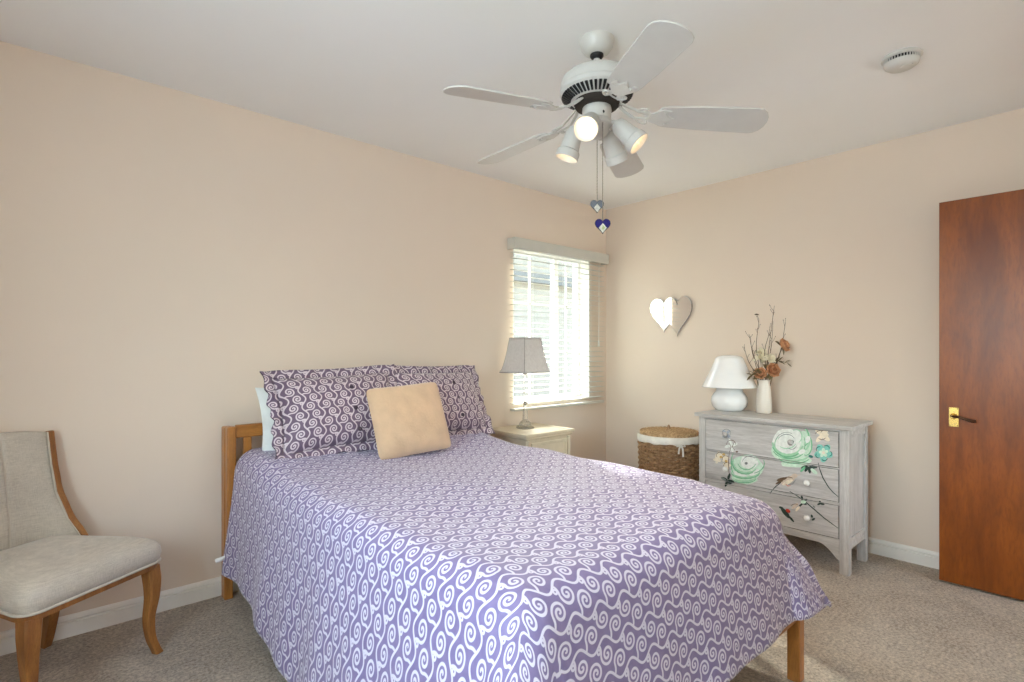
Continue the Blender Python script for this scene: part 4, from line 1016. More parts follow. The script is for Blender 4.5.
('midgreen',[(1.568,0.512),(1.566,0.534),(1.575,0.534),(1.579,0.509)]),
('green',[(1.449,0.473),(1.47,0.463),(1.469,0.458),(1.447,0.47)]),
('green',[(1.47,0.463),(1.492,0.457),(1.493,0.451),(1.469,0.458)]),
('green',[(1.492,0.457),(1.515,0.457),(1.517,0.45),(1.493,0.451)]),
('green',[(1.515,0.457),(1.536,0.461),(1.539,0.454),(1.517,0.45)]),
('green',[(1.536,0.461),(1.553,0.471),(1.558,0.465),(1.539,0.454)]),
('green',[(1.553,0.471),(1.566,0.485),(1.572,0.481),(1.558,0.465)]),
('green',[(1.566,0.485),(1.574,0.502),(1.58,0.5),(1.572,0.481)]),
('green',[(1.574,0.502),(1.576,0.522),(1.58,0.521),(1.58,0.5)]),
('green',[(1.433,0.527),(1.441,0.512),(1.438,0.51),(1.43,0.526)]),
('green',[(1.441,0.512),(1.454,0.5),(1.451,0.496),(1.438,0.51)]),
('green',[(1.454,0.5),(1.469,0.49),(1.468,0.485),(1.451,0.496)]),
('green',[(1.469,0.49),(1.486,0.485),(1.486,0.48),(1.468,0.485)]),
('green',[(1.486,0.485),(1.503,0.485),(1.504,0.479),(1.486,0.48)]),
('green',[(1.503,0.485),(1.518,0.489),(1.521,0.485),(1.504,0.479)]),
('green',[(1.518,0.489),(1.531,0.498),(1.534,0.495),(1.521,0.485)]),
('green',[(1.531,0.498),(1.54,0.511),(1.543,0.509),(1.534,0.495)]),
('midgreen',[(1.407,0.487),(1.416,0.473),(1.41,0.468),(1.402,0.485)]),
('midgreen',[(1.416,0.473),(1.434,0.459),(1.43,0.451),(1.41,0.468)]),
('midgreen',[(1.434,0.459),(1.459,0.447),(1.457,0.437),(1.43,0.451)]),
('midgreen',[(1.459,0.447),(1.49,0.439),(1.49,0.428),(1.457,0.437)]),
('midgreen',[(1.49,0.439),(1.522,0.435),(1.523,0.424),(1.49,0.428)]),
('midgreen',[(1.522,0.435),(1.55,0.437),(1.554,0.427),(1.523,0.424)]),
('midgreen',[(1.55,0.437),(1.571,0.443),(1.576,0.436),(1.554,0.427)]),
('midgreen',[(1.571,0.443),(1.583,0.454),(1.588,0.45),(1.576,0.436)]),
('green',[(1.407,0.477),(1.417,0.462),(1.414,0.459),(1.405,0.475)]),
('green',[(1.417,0.462),(1.436,0.449),(1.434,0.445),(1.414,0.459)]),
('green',[(1.436,0.449),(1.461,0.438),(1.46,0.432),(1.434,0.445)]),
('green',[(1.461,0.438),(1.49,0.43),(1.49,0.424),(1.46,0.432)]),
('green',[(1.49,0.43),(1.52,0.426),(1.521,0.42),(1.49,0.424)]),
('green',[(1.52,0.426),(1.548,0.428),(1.549,0.422),(1.521,0.42)]),
('green',[(1.548,0.428),(1.569,0.433),(1.572,0.429),(1.549,0.422)]),
('green',[(1.569,0.433),(1.582,0.444),(1.585,0.441),(1.572,0.429)]),
('midgreen',[(1.431,0.447),(1.439,0.437),(1.436,0.432),(1.427,0.444)]),
('midgreen',[(1.439,0.437),(1.454,0.428),(1.452,0.421),(1.436,0.432)]),
('midgreen',[(1.454,0.428),(1.475,0.42),(1.474,0.411),(1.452,0.421)]),
('midgreen',[(1.475,0.42),(1.499,0.414),(1.499,0.404),(1.474,0.411)]),
('midgreen',[(1.499,0.414),(1.523,0.411),(1.525,0.401),(1.499,0.404)]),
('midgreen',[(1.523,0.411),(1.546,0.41),(1.548,0.402),(1.525,0.401)]),
('midgreen',[(1.546,0.41),(1.563,0.413),(1.567,0.407),(1.548,0.402)]),
('midgreen',[(1.563,0.413),(1.574,0.42),(1.578,0.415),(1.567,0.407)]),
('green',[(1.431,0.437),(1.439,0.427),(1.436,0.424),(1.428,0.435)]),
('green',[(1.439,0.427),(1.454,0.417),(1.452,0.412),(1.436,0.424)]),
('green',[(1.454,0.417),(1.475,0.409),(1.474,0.403),(1.452,0.412)]),
('green',[(1.475,0.409),(1.499,0.403),(1.499,0.396),(1.474,0.403)]),
('green',[(1.499,0.403),(1.524,0.399),(1.524,0.393),(1.499,0.396)]),
('green',[(1.524,0.399),(1.546,0.399),(1.548,0.394),(1.524,0.393)]),
('green',[(1.546,0.399),(1.564,0.403),(1.566,0.398),(1.548,0.394)]),
('green',[(1.564,0.403),(1.575,0.409),(1.577,0.406),(1.566,0.398)]),
('green',[(1.387,0.557),(1.383,0.546),(1.379,0.548),(1.384,0.559)]),
('green',[(1.383,0.546),(1.382,0.535),(1.377,0.535),(1.379,0.548)]),
('green',[(1.382,0.535),(1.385,0.523),(1.38,0.522),(1.377,0.535)]),
('green',[(1.385,0.523),(1.391,0.511),(1.386,0.508),(1.38,0.522)]),
('green',[(1.391,0.511),(1.399,0.499),(1.396,0.496),(1.386,0.508)]),
('green',[(1.399,0.499),(1.411,0.488),(1.409,0.484),(1.396,0.496)]),
('green',[(1.411,0.488),(1.426,0.478),(1.424,0.474),(1.409,0.484)]),
('green',[(1.426,0.478),(1.442,0.469),(1.441,0.467),(1.424,0.474)]),
('greyline',[(1.511,0.525),(1.509,0.536),(1.511,0.536),(1.513,0.525)]),
('greyline',[(1.509,0.536),(1.503,0.546),(1.505,0.547),(1.511,0.536)]),
('greyline',[(1.503,0.546),(1.494,0.555),(1.496,0.557),(1.505,0.547)]),
('greyline',[(1.494,0.555),(1.484,0.561),(1.484,0.564),(1.496,0.557)]),
('greyline',[(1.484,0.561),(1.471,0.565),(1.472,0.568),(1.484,0.564)]),
('greyline',[(1.471,0.565),(1.459,0.566),(1.458,0.569),(1.472,0.568)]),
('greyline',[(1.459,0.566),(1.448,0.564),(1.447,0.566),(1.458,0.569)]),
('greyline',[(1.448,0.564),(1.438,0.558),(1.437,0.56),(1.447,0.566)]),
('greyline',[(1.479,0.522),(1.48,0.52),(1.481,0.517),(1.483,0.515),(1.486,0.513),(1.489,0.513),(1.492,0.512),(1.495,0.513),(1.497,0.515),(1.498,0.517),(1.499,0.519),(1.498,0.522),(1.497,0.524),(1.495,0.526),(1.492,0.528),(1.489,0.529),(1.486,0.529),(1.483,0.528),(1.481,0.527),(1.48,0.524)]),
('green',[(1.563,0.446),(1.569,0.452),(1.573,0.449),(1.565,0.443)]),
('green',[(1.569,0.452),(1.575,0.464),(1.58,0.461),(1.573,0.449)]),
('green',[(1.575,0.464),(1.578,0.481),(1.585,0.479),(1.58,0.461)]),
('green',[(1.578,0.481),(1.58,0.501),(1.587,0.5),(1.585,0.479)]),
('green',[(1.58,0.501),(1.58,0.522),(1.586,0.521),(1.587,0.5)]),
('green',[(1.58,0.522),(1.577,0.542),(1.583,0.542),(1.586,0.521)]),
('green',[(1.577,0.542),(1.573,0.558),(1.577,0.559),(1.583,0.542)]),
('green',[(1.573,0.558),(1.567,0.569),(1.57,0.571),(1.577,0.559)]),
('cream',[(1.67,0.518),(1.674,0.521),(1.675,0.526),(1.674,0.533),(1.67,0.54),(1.665,0.544),(1.66,0.544),(1.656,0.541),(1.654,0.536),(1.656,0.529),(1.66,0.523),(1.665,0.519)]),
('cream',[(1.688,0.542),(1.685,0.547),(1.68,0.551),(1.673,0.553),(1.666,0.552),(1.661,0.549),(1.66,0.544),(1.662,0.539),(1.667,0.536),(1.674,0.534),(1.681,0.534),(1.686,0.538)]),
('cream',[(1.666,0.569),(1.661,0.57),(1.656,0.566),(1.653,0.56),(1.653,0.554),(1.655,0.548),(1.66,0.544),(1.665,0.544),(1.669,0.547),(1.672,0.553),(1.673,0.56),(1.671,0.566)]),
('cream',[(1.636,0.562),(1.635,0.557),(1.637,0.551),(1.642,0.546),(1.649,0.543),(1.655,0.542),(1.66,0.544),(1.661,0.549),(1.658,0.555),(1.653,0.56),(1.646,0.564),(1.64,0.564)]),
('cream',[(1.638,0.53),(1.643,0.527),(1.649,0.527),(1.655,0.529),(1.66,0.534),(1.661,0.539),(1.66,0.544),(1.655,0.547),(1.649,0.548),(1.643,0.545),(1.638,0.541),(1.636,0.535)]),
('cream',[(1.639,0.508),(1.641,0.513),(1.64,0.519),(1.636,0.525),(1.63,0.53),(1.624,0.532),(1.62,0.53),(1.617,0.526),(1.619,0.52),(1.622,0.514),(1.628,0.509),(1.634,0.507)]),
('cream',[(1.644,0.539),(1.64,0.543),(1.634,0.544),(1.627,0.543),(1.622,0.54),(1.619,0.535),(1.62,0.53),(1.623,0.526),(1.629,0.525),(1.636,0.525),(1.642,0.529),(1.645,0.534)]),
('cream',[(1.615,0.557),(1.611,0.555),(1.608,0.55),(1.608,0.544),(1.61,0.537),(1.614,0.532),(1.62,0.53),(1.624,0.532),(1.627,0.537),(1.627,0.544),(1.625,0.55),(1.62,0.555)]),
('cream',[(1.592,0.538),(1.594,0.533),(1.598,0.529),(1.604,0.525),(1.611,0.524),(1.617,0.526),(1.62,0.53),(1.618,0.535),(1.614,0.54),(1.607,0.543),(1.601,0.544),(1.595,0.542)]),
('cream',[(1.607,0.508),(1.612,0.507),(1.618,0.509),(1.622,0.514),(1.624,0.52),(1.623,0.526),(1.62,0.53),(1.614,0.531),(1.609,0.529),(1.605,0.525),(1.603,0.519),(1.604,0.513)]),
('cream',[(1.632,0.468),(1.634,0.472),(1.632,0.478),(1.628,0.484),(1.622,0.489),(1.615,0.49),(1.611,0.488),(1.609,0.484),(1.611,0.478),(1.615,0.472),(1.621,0.468),(1.628,0.466)]),
('cream',[(1.634,0.499),(1.63,0.502),(1.624,0.504),(1.618,0.502),(1.612,0.498),(1.61,0.493),(1.611,0.488),(1.615,0.485),(1.621,0.483),(1.628,0.485),(1.633,0.489),(1.635,0.494)]),
('cream',[(1.604,0.515),(1.6,0.513),(1.598,0.508),(1.598,0.501),(1.601,0.494),(1.606,0.49),(1.611,0.488),(1.615,0.491),(1.617,0.496),(1.617,0.503),(1.614,0.509),(1.609,0.514)]),
('cream',[(1.584,0.495),(1.585,0.49),(1.59,0.485),(1.597,0.482),(1.604,0.482),(1.609,0.484),(1.611,0.488),(1.609,0.493),(1.605,0.498),(1.598,0.501),(1.591,0.501),(1.586,0.499)]),
('cream',[(1.601,0.465),(1.606,0.465),(1.611,0.467),(1.615,0.472),(1.616,0.478),(1.615,0.484),(1.611,0.488),(1.606,0.489),(1.601,0.487),(1.597,0.482),(1.596,0.475),(1.597,0.469)]),
('cream',[(1.68,0.49),(1.685,0.492),(1.687,0.497),(1.687,0.504),(1.684,0.511),(1.679,0.516),(1.674,0.517),(1.669,0.515),(1.667,0.51),(1.667,0.503),(1.67,0.496),(1.675,0.491)]),
('cream',[(1.702,0.511),(1.7,0.516),(1.695,0.521),(1.688,0.523),(1.681,0.524),(1.676,0.521),(1.674,0.517),(1.675,0.512),(1.68,0.508),(1.687,0.505),(1.694,0.504),(1.7,0.507)]),
('cream',[(1.684,0.54),(1.679,0.541),(1.674,0.539),(1.67,0.534),(1.668,0.527),(1.67,0.521),(1.674,0.517),(1.679,0.516),(1.684,0.519),(1.688,0.524),(1.689,0.53),(1.688,0.536)]),
('cream',[(1.652,0.538),(1.65,0.533),(1.652,0.527),(1.656,0.521),(1.663,0.517),(1.669,0.515),(1.674,0.517),(1.675,0.522),(1.674,0.528),(1.669,0.534),(1.663,0.538),(1.657,0.539)]),
('cream',[(1.65,0.507),(1.654,0.503),(1.66,0.502),(1.667,0.503),(1.672,0.507),(1.675,0.512),(1.674,0.517),(1.669,0.521),(1.663,0.522),(1.656,0.521),(1.651,0.517),(1.649,0.512)]),
('ochre',[(1.639,0.537),(1.639,0.535),(1.641,0.532),(1.643,0.53),(1.646,0.528),(1.649,0.527),(1.652,0.527),(1.655,0.528),(1.657,0.53),(1.659,0.532),(1.66,0.534),(1.659,0.537),(1.657,0.54),(1.655,0.542),(1.652,0.543),(1.649,0.544),(1.646,0.544),(1.643,0.543),(1.641,0.542),(1.639,0.54)]),
('ochre',[(1.606,0.516),(1.606,0.513),(1.608,0.511),(1.61,0.508),(1.613,0.507),(1.616,0.506),(1.619,0.506),(1.622,0.506),(1.624,0.508),(1.626,0.51),(1.626,0.513),(1.626,0.515),(1.624,0.518),(1.622,0.52),(1.619,0.522),(1.616,0.522),(1.613,0.522),(1.61,0.522),(1.608,0.52),(1.606,0.518)]),
('ochre',[(1.621,0.557),(1.622,0.554),(1.623,0.551),(1.626,0.549),(1.628,0.548),(1.632,0.547),(1.635,0.547),(1.638,0.547),(1.64,0.549),(1.642,0.551),(1.642,0.554),(1.642,0.556),(1.64,0.559),(1.638,0.561),(1.635,0.562),(1.632,0.563),(1.628,0.563),(1.626,0.563),(1.623,0.561),(1.622,0.559)]),
('brown',[(1.677,0.533),(1.679,0.539),(1.682,0.539),(1.679,0.532)]),
('brown',[(1.679,0.539),(1.678,0.546),(1.681,0.546),(1.682,0.539)]),
('brown',[(1.678,0.546),(1.675,0.552),(1.678,0.554),(1.681,0.546)]),
('brown',[(1.675,0.552),(1.669,0.557),(1.671,0.56),(1.678,0.554)]),
('brown',[(1.669,0.557),(1.662,0.561),(1.662,0.564),(1.671,0.56)]),
('brown',[(1.662,0.561),(1.654,0.561),(1.654,0.564),(1.662,0.564)]),
('brown',[(1.654,0.561),(1.647,0.56),(1.646,0.562),(1.654,0.564)]),
('brown',[(1.647,0.56),(1.642,0.555),(1.641,0.557),(1.646,0.562)]),
('brown',[(1.637,0.519),(1.639,0.525),(1.641,0.524),(1.638,0.518)]),
('brown',[(1.639,0.525),(1.638,0.532),(1.641,0.532),(1.641,0.524)]),
('brown',[(1.638,0.532),(1.635,0.538),(1.637,0.54),(1.641,0.532)]),
('brown',[(1.635,0.538),(1.629,0.543),(1.631,0.546),(1.637,0.54)]),
('brown',[(1.629,0.543),(1.622,0.546),(1.622,0.549),(1.631,0.546)]),
('brown',[(1.622,0.546),(1.615,0.547),(1.614,0.55),(1.622,0.549)]),
('brown',[(1.615,0.547),(1.608,0.545),(1.606,0.548),(1.614,0.55)]),
('brown',[(1.608,0.545),(1.602,0.541),(1.601,0.543),(1.606,0.548)]),
('brown',[(1.628,0.477),(1.63,0.483),(1.633,0.482),(1.63,0.476)]),
('brown',[(1.63,0.483),(1.629,0.49),(1.632,0.49),(1.633,0.482)]),
('brown',[(1.629,0.49),(1.626,0.496),(1.629,0.498),(1.632,0.49)]),
('brown',[(1.626,0.496),(1.62,0.501),(1.622,0.504),(1.629,0.498)]),
('brown',[(1.62,0.501),(1.613,0.504),(1.614,0.508),(1.622,0.504)]),
('brown',[(1.613,0.504),(1.606,0.505),(1.605,0.508),(1.614,0.508)]),
('brown',[(1.606,0.505),(1.599,0.504),(1.598,0.506),(1.605,0.508)]),
('brown',[(1.599,0.504),(1.594,0.5),(1.593,0.501),(1.598,0.506)]),
('greyblue',[(1.59,0.666),(1.595,0.664),(1.601,0.665),(1.608,0.668),(1.612,0.674),(1.614,0.68),(1.612,0.685),(1.607,0.687),(1.601,0.686),(1.595,0.683),(1.59,0.677),(1.588,0.671)]),
('greyblue',[(1.639,0.66),(1.641,0.665),(1.639,0.671),(1.634,0.678),(1.628,0.683),(1.622,0.685),(1.617,0.684),(1.615,0.68),(1.617,0.673),(1.621,0.667),(1.628,0.662),(1.634,0.659)]),
('greyblue',[(1.639,0.708),(1.634,0.71),(1.628,0.709),(1.621,0.705),(1.617,0.7),(1.615,0.694),(1.617,0.689),(1.622,0.687),(1.628,0.687),(1.634,0.691),(1.639,0.697),(1.641,0.703)]),
('greyblue',[(1.59,0.713),(1.588,0.709),(1.59,0.702),(1.595,0.696),(1.601,0.691),(1.607,0.688),(1.612,0.689),(1.614,0.694),(1.612,0.7),(1.608,0.707),(1.601,0.712),(1.595,0.714)]),
('greyline',[(1.637,0.674),(1.641,0.687),(1.643,0.687),(1.639,0.674)]),
('greyline',[(1.641,0.687),(1.637,0.7),(1.64,0.701),(1.643,0.687)]),
('greyline',[(1.637,0.7),(1.627,0.71),(1.629,0.713),(1.64,0.701)]),
('greyline',[(1.627,0.71),(1.614,0.715),(1.614,0.718),(1.629,0.713)]),
('greyline',[(1.614,0.715),(1.601,0.713),(1.6,0.716),(1.614,0.718)]),
('greyline',[(1.601,0.713),(1.592,0.705),(1.589,0.707),(1.6,0.716)]),
('greyline',[(1.592,0.705),(1.588,0.693),(1.586,0.693),(1.589,0.707)]),
('greyline',[(1.588,0.693),(1.592,0.68),(1.59,0.68),(1.586,0.693)]),
('greyline',[(1.594,0.676),(1.598,0.671),(1.596,0.67),(1.593,0.675)]),
('greyline',[(1.598,0.671),(1.602,0.667),(1.601,0.664),(1.596,0.67)]),
('greyline',[(1.602,0.667),(1.608,0.663),(1.607,0.661),(1.601,0.664)]),
('greyline',[(1.608,0.663),(1.614,0.662),(1.614,0.659),(1.607,0.661)]),
('greyline',[(1.614,0.662),(1.621,0.662),(1.622,0.659),(1.614,0.659)]),
('greyline',[(1.621,0.662),(1.626,0.664),(1.628,0.661),(1.622,0.659)]),
('greyline',[(1.626,0.664),(1.631,0.667),(1.633,0.665),(1.628,0.661)]),
('greyline',[(1.631,0.667),(1.635,0.671),(1.636,0.67),(1.633,0.665)]),
('white',[(1.572,0.578),(1.578,0.579),(1.583,0.585),(1.588,0.594),(1.589,0.605),(1.588,0.613),(1.584,0.618),(1.578,0.617),(1.573,0.611),(1.568,0.602),(1.567,0.591),(1.568,0.583)]),
('white',[(1.627,0.601),(1.625,0.607),(1.618,0.613),(1.608,0.619),(1.597,0.621),(1.588,0.621),(1.584,0.618),(1.585,0.612),(1.592,0.606),(1.602,0.601),(1.614,0.597),(1.622,0.598)]),
('white',[(1.595,0.658),(1.59,0.657),(1.584,0.651),(1.58,0.642),(1.578,0.631),(1.58,0.622),(1.584,0.618),(1.589,0.619),(1.595,0.625),(1.599,0.634),(1.601,0.645),(1.599,0.653)]),
('white',[(1.541,0.634),(1.543,0.629),(1.55,0.623),(1.56,0.617),(1.571,0.614),(1.58,0.615),(1.584,0.618),(1.582,0.623),(1.575,0.63),(1.565,0.635),(1.554,0.638),(1.546,0.638)]),
('brown',[(1.613,0.617),(1.611,0.629),(1.613,0.629),(1.615,0.617)]),
('brown',[(1.611,0.629),(1.604,0.638),(1.606,0.64),(1.613,0.629)]),
('brown',[(1.604,0.638),(1.595,0.646),(1.596,0.649),(1.606,0.64)]),
('brown',[(1.595,0.646),(1.584,0.649),(1.584,0.653),(1.596,0.649)]),
('brown',[(1.584,0.649),(1.573,0.648),(1.571,0.652),(1.584,0.653)]),
('brown',[(1.573,0.648),(1.563,0.644),(1.561,0.646),(1.571,0.652)]),
('brown',[(1.563,0.644),(1.557,0.635),(1.554,0.637),(1.561,0.646)]),
('brown',[(1.557,0.635),(1.554,0.625),(1.552,0.625),(1.554,0.637)]),
('brown',[(1.598,0.635),(1.586,0.608),(1.582,0.608),(1.596,0.636)]),
('brown',[(1.586,0.608),(1.591,0.584),(1.589,0.584),(1.582,0.608)]),
('brown',[(1.564,0.644),(1.579,0.609),(1.575,0.609),(1.562,0.643)]),
('brown',[(1.579,0.609),(1.561,0.591),(1.559,0.592),(1.575,0.609)]),
('brown',[(1.538,0.585),(1.539,0.583),(1.54,0.582),(1.542,0.58),(1.544,0.579),(1.547,0.579),(1.549,0.578),(1.552,0.579),(1.553,0.58),(1.555,0.581),(1.555,0.582),(1.555,0.584),(1.553,0.585),(1.552,0.587),(1.549,0.588),(1.547,0.588),(1.544,0.589),(1.542,0.588),(1.54,0.587),(1.539,0.586)]),
('brown',[(1.595,0.583),(1.603,0.519),(1.598,0.52),(1.592,0.584)]),
('brown',[(1.603,0.519),(1.6,0.454),(1.595,0.455),(1.598,0.52)]),
('brown',[(1.6,0.454),(1.595,0.405),(1.592,0.406),(1.595,0.455)]),
('darkgreen',[(1.563,0.391),(1.567,0.387),(1.576,0.385),(1.586,0.386),(1.596,0.389),(1.603,0.393),(1.604,0.398),(1.6,0.402),(1.591,0.404),(1.58,0.403),(1.57,0.4),(1.564,0.395)]),
('darkgreen',[(1.622,0.353),(1.625,0.357),(1.625,0.365),(1.622,0.376),(1.617,0.387),(1.612,0.394),(1.606,0.397),(1.603,0.393),(1.603,0.384),(1.606,0.373),(1.611,0.363),(1.616,0.355)]),
('darkgreen',[(1.65,0.406),(1.645,0.41),(1.636,0.411),(1.625,0.411),(1.615,0.408),(1.609,0.403),(1.607,0.398),(1.612,0.395),(1.621,0.393),(1.632,0.393),(1.642,0.396),(1.648,0.401)]),
('darkgreen',[(1.59,0.443),(1.587,0.439),(1.587,0.431),(1.589,0.42),(1.594,0.409),(1.6,0.402),(1.605,0.4),(1.608,0.403),(1.609,0.412),(1.606,0.423),(1.601,0.433),(1.595,0.441)]),
('darkgreen',[(1.577,0.387),(1.578,0.384),(1.579,0.381),(1.582,0.378),(1.586,0.376),(1.59,0.375),(1.595,0.374),(1.598,0.375),(1.601,0.377),(1.603,0.379),(1.604,0.382),(1.603,0.385),(1.601,0.388),(1.598,0.391),(1.595,0.393),(1.59,0.394),(1.586,0.395),(1.582,0.394),(1.579,0.392),(1.578,0.39)]),
('greyline',[(1.614,0.392),(1.616,0.39),(1.619,0.389),(1.624,0.389),(1.629,0.39),(1.635,0.392),(1.641,0.395),(1.645,0.397),(1.648,0.4),(1.65,0.403),(1.65,0.405),(1.648,0.407),(1.644,0.408),(1.639,0.408),(1.634,0.407),(1.628,0.405),(1.623,0.403),(1.618,0.4),(1.615,0.397),(1.614,0.394)]),
('palegreen',[(1.562,0.405),(1.564,0.403),(1.567,0.403),(1.57,0.404),(1.573,0.406),(1.576,0.409),(1.577,0.413),(1.578,0.416),(1.578,0.42),(1.577,0.423),(1.575,0.425),(1.573,0.426),(1.57,0.426),(1.567,0.425),(1.564,0.423),(1.561,0.42),(1.559,0.417),(1.559,0.413),(1.559,0.41),(1.56,0.407)]),
('darkgreen',[(1.176,0.541),(1.174,0.547),(1.166,0.555),(1.155,0.561),(1.145,0.563),(1.14,0.561),(1.142,0.555),(1.15,0.547),(1.161,0.541),(1.171,0.539)]),
('darkgreen',[(1.154,0.524),(1.157,0.529),(1.155,0.539),(1.149,0.55),(1.143,0.557),(1.137,0.559),(1.135,0.554),(1.137,0.544),(1.142,0.533),(1.149,0.526)]),
('darkgreen',[(1.127,0.519),(1.132,0.521),(1.137,0.53),(1.139,0.542),(1.138,0.553),(1.134,0.558),(1.129,0.556),(1.124,0.547),(1.122,0.535),(1.124,0.525)]),
('darkgreen',[(1.102,0.539),(1.108,0.537),(1.116,0.54),(1.125,0.547),(1.131,0.554),(1.131,0.561),(1.125,0.563),(1.116,0.56),(1.107,0.553),(1.102,0.545)]),
('darkgreen',[(1.09,0.558),(1.095,0.554),(1.105,0.552),(1.117,0.553),(1.126,0.558),(1.129,0.563),(1.124,0.567),(1.114,0.569),(1.102,0.567),(1.093,0.563)]),
('green',[(1.178,0.52),(1.179,0.522),(1.179,0.526),(1.177,0.531),(1.174,0.536),(1.171,0.542),(1.166,0.547),(1.162,0.552),(1.158,0.555),(1.155,0.556),(1.153,0.556),(1.152,0.554),(1.152,0.55),(1.154,0.545),(1.156,0.54),(1.16,0.534),(1.164,0.529),(1.168,0.524),(1.172,0.521),(1.176,0.52)]),
('palegreen',[(1.091,0.523),(1.094,0.521),(1.098,0.52),(1.103,0.521),(1.108,0.523),(1.114,0.527),(1.118,0.531),(1.122,0.536),(1.125,0.54),(1.125,0.545),(1.124,0.548),(1.121,0.55),(1.117,0.551),(1.112,0.55),(1.107,0.548),(1.101,0.545),(1.097,0.54),(1.093,0.536),(1.09,0.531),(1.09,0.527)]),
('darkgreen',[(1.087,0.586),(1.08,0.551),(1.076,0.553),(1.084,0.587)]),
('darkgreen',[(1.08,0.551),(1.064,0.505),(1.059,0.508),(1.076,0.553)]),
('darkgreen',[(1.064,0.505),(1.036,0.459),(1.032,0.463),(1.059,0.508)]),
('darkgreen',[(1.036,0.459),(1.01,0.432),(1.007,0.436),(1.032,0.463)]),
('darkgreen',[(1.01,0.432),(0.987,0.417),(0.985,0.42),(1.007,0.436)]),
('bird',[(1.206,0.487),(1.205,0.481),(1.209,0.473),(1.215,0.463),(1.225,0.453),(1.237,0.444),(1.25,0.437),(1.262,0.432),(1.272,0.43),(1.28,0.431),(1.285,0.434),(1.285,0.441),(1.282,0.449),(1.275,0.459),(1.265,0.469),(1.253,0.478),(1.24,0.485),(1.228,0.49),(1.218,0.492),(1.21,0.491)]),
('bird',[(1.194,0.499),(1.194,0.495),(1.195,0.49),(1.198,0.486),(1.202,0.482),(1.207,0.479),(1.212,0.477),(1.217,0.477),(1.222,0.478),(1.225,0.48),(1.227,0.484),(1.227,0.488),(1.226,0.493),(1.223,0.497),(1.219,0.501),(1.214,0.504),(1.208,0.506),(1.203,0.506),(1.199,0.505),(1.196,0.502)]),
('bird',[(1.199,0.494),(1.179,0.502),(1.18,0.506),(1.199,0.498)]),
('cream',[(1.219,0.468),(1.219,0.464),(1.222,0.458),(1.227,0.451),(1.234,0.445),(1.243,0.438),(1.252,0.433),(1.261,0.429),(1.268,0.426),(1.274,0.427),(1.277,0.429),(1.277,0.433),(1.274,0.438),(1.269,0.445),(1.261,0.452),(1.253,0.458),(1.244,0.464),(1.235,0.468),(1.227,0.47),(1.222,0.47)]),
('brown',[(1.252,0.474),(1.252,0.471),(1.256,0.466),(1.261,0.462),(1.269,0.457),(1.278,0.452),(1.287,0.449),(1.295,0.446),(1.302,0.445),(1.307,0.446),(1.309,0.448),(1.308,0.451),(1.305,0.455),(1.299,0.46),(1.291,0.465),(1.282,0.469),(1.273,0.473),(1.265,0.475),(1.258,0.476),(1.254,0.476)]),
('brown',[(1.269,0.461),(1.269,0.459),(1.271,0.455),(1.276,0.45),(1.282,0.444),(1.289,0.439),(1.296,0.433),(1.303,0.429),(1.309,0.426),(1.313,0.425),(1.315,0.425),(1.315,0.428),(1.312,0.432),(1.308,0.437),(1.302,0.442),(1.295,0.448),(1.288,0.453),(1.281,0.458),(1.275,0.461),(1.271,0.462)]),
('brown',[(1.274,0.447),(1.278,0.453),(1.281,0.451),(1.276,0.445)]),
('brown',[(1.278,0.453),(1.277,0.458),(1.281,0.459),(1.281,0.451)]),
('brown',[(1.277,0.458),(1.273,0.464),(1.275,0.468),(1.281,0.459)]),
('brown',[(1.273,0.464),(1.264,0.47),(1.266,0.474),(1.275,0.468)]),
('brown',[(1.264,0.47),(1.253,0.475),(1.253,0.479),(1.266,0.474)]),
('brown',[(1.253,0.475),(1.24,0.478),(1.24,0.482),(1.253,0.479)]),
('brown',[(1.24,0.478),(1.229,0.478),(1.228,0.482),(1.24,0.482)]),
('brown',[(1.229,0.478),(1.219,0.476),(1.218,0.479),(1.228,0.482)]),
('darkgreen',[(1.285,0.443),(1.316,0.413),(1.312,0.41),(1.283,0.44)]),
('darkgreen',[(1.316,0.413),(1.336,0.387),(1.332,0.385),(1.312,0.41)]),
('darkgreen',[(1.336,0.387),(1.349,0.362),(1.346,0.361),(1.332,0.385)]),
('pink',[(1.26,0.435),(1.246,0.424),(1.244,0.431),(1.258,0.438)]),
('pink',[(1.246,0.424),(1.23,0.432),(1.231,0.435),(1.244,0.431)]),
('greyline',[(1.245,0.435),(1.218,0.443),(1.22,0.446),(1.245,0.438)]),
('greyline',[(1.218,0.443),(1.204,0.468),(1.206,0.469),(1.22,0.446)]),
('darkgreen',[(1.237,0.397),(1.199,0.38),(1.196,0.384),(1.235,0.4)]),
('darkgreen',[(1.199,0.38),(1.15,0.351),(1.147,0.356),(1.196,0.384)]),
('darkgreen',[(1.15,0.351),(1.102,0.316),(1.099,0.322),(1.147,0.356)]),
('darkgreen',[(1.102,0.316),(1.055,0.283),(1.052,0.288),(1.099,0.322)]),
('darkgreen',[(1.055,0.283),(1.016,0.261),(1.013,0.265),(1.052,0.288)]),
('darkgreen',[(1.016,0.261),(0.987,0.246),(0.986,0.249),(1.013,0.265)]),
('darkgreen',[(1.166,0.356),(1.17,0.358),(1.174,0.365),(1.176,0.376),(1.175,0.385),(1.172,0.39),(1.169,0.388),(1.165,0.38),(1.163,0.37),(1.164,0.36)]),
('darkgreen',[(1.144,0.342),(1.148,0.339),(1.157,0.338),(1.166,0.34),(1.174,0.344),(1.175,0.348),(1.171,0.351),(1.163,0.351),(1.153,0.35),(1.146,0.346)]),
('darkgreen',[(1.188,0.32),(1.188,0.324),(1.183,0.332),(1.176,0.34),(1.169,0.345),(1.165,0.345),(1.165,0.34),(1.17,0.333),(1.176,0.325),(1.183,0.32)]),
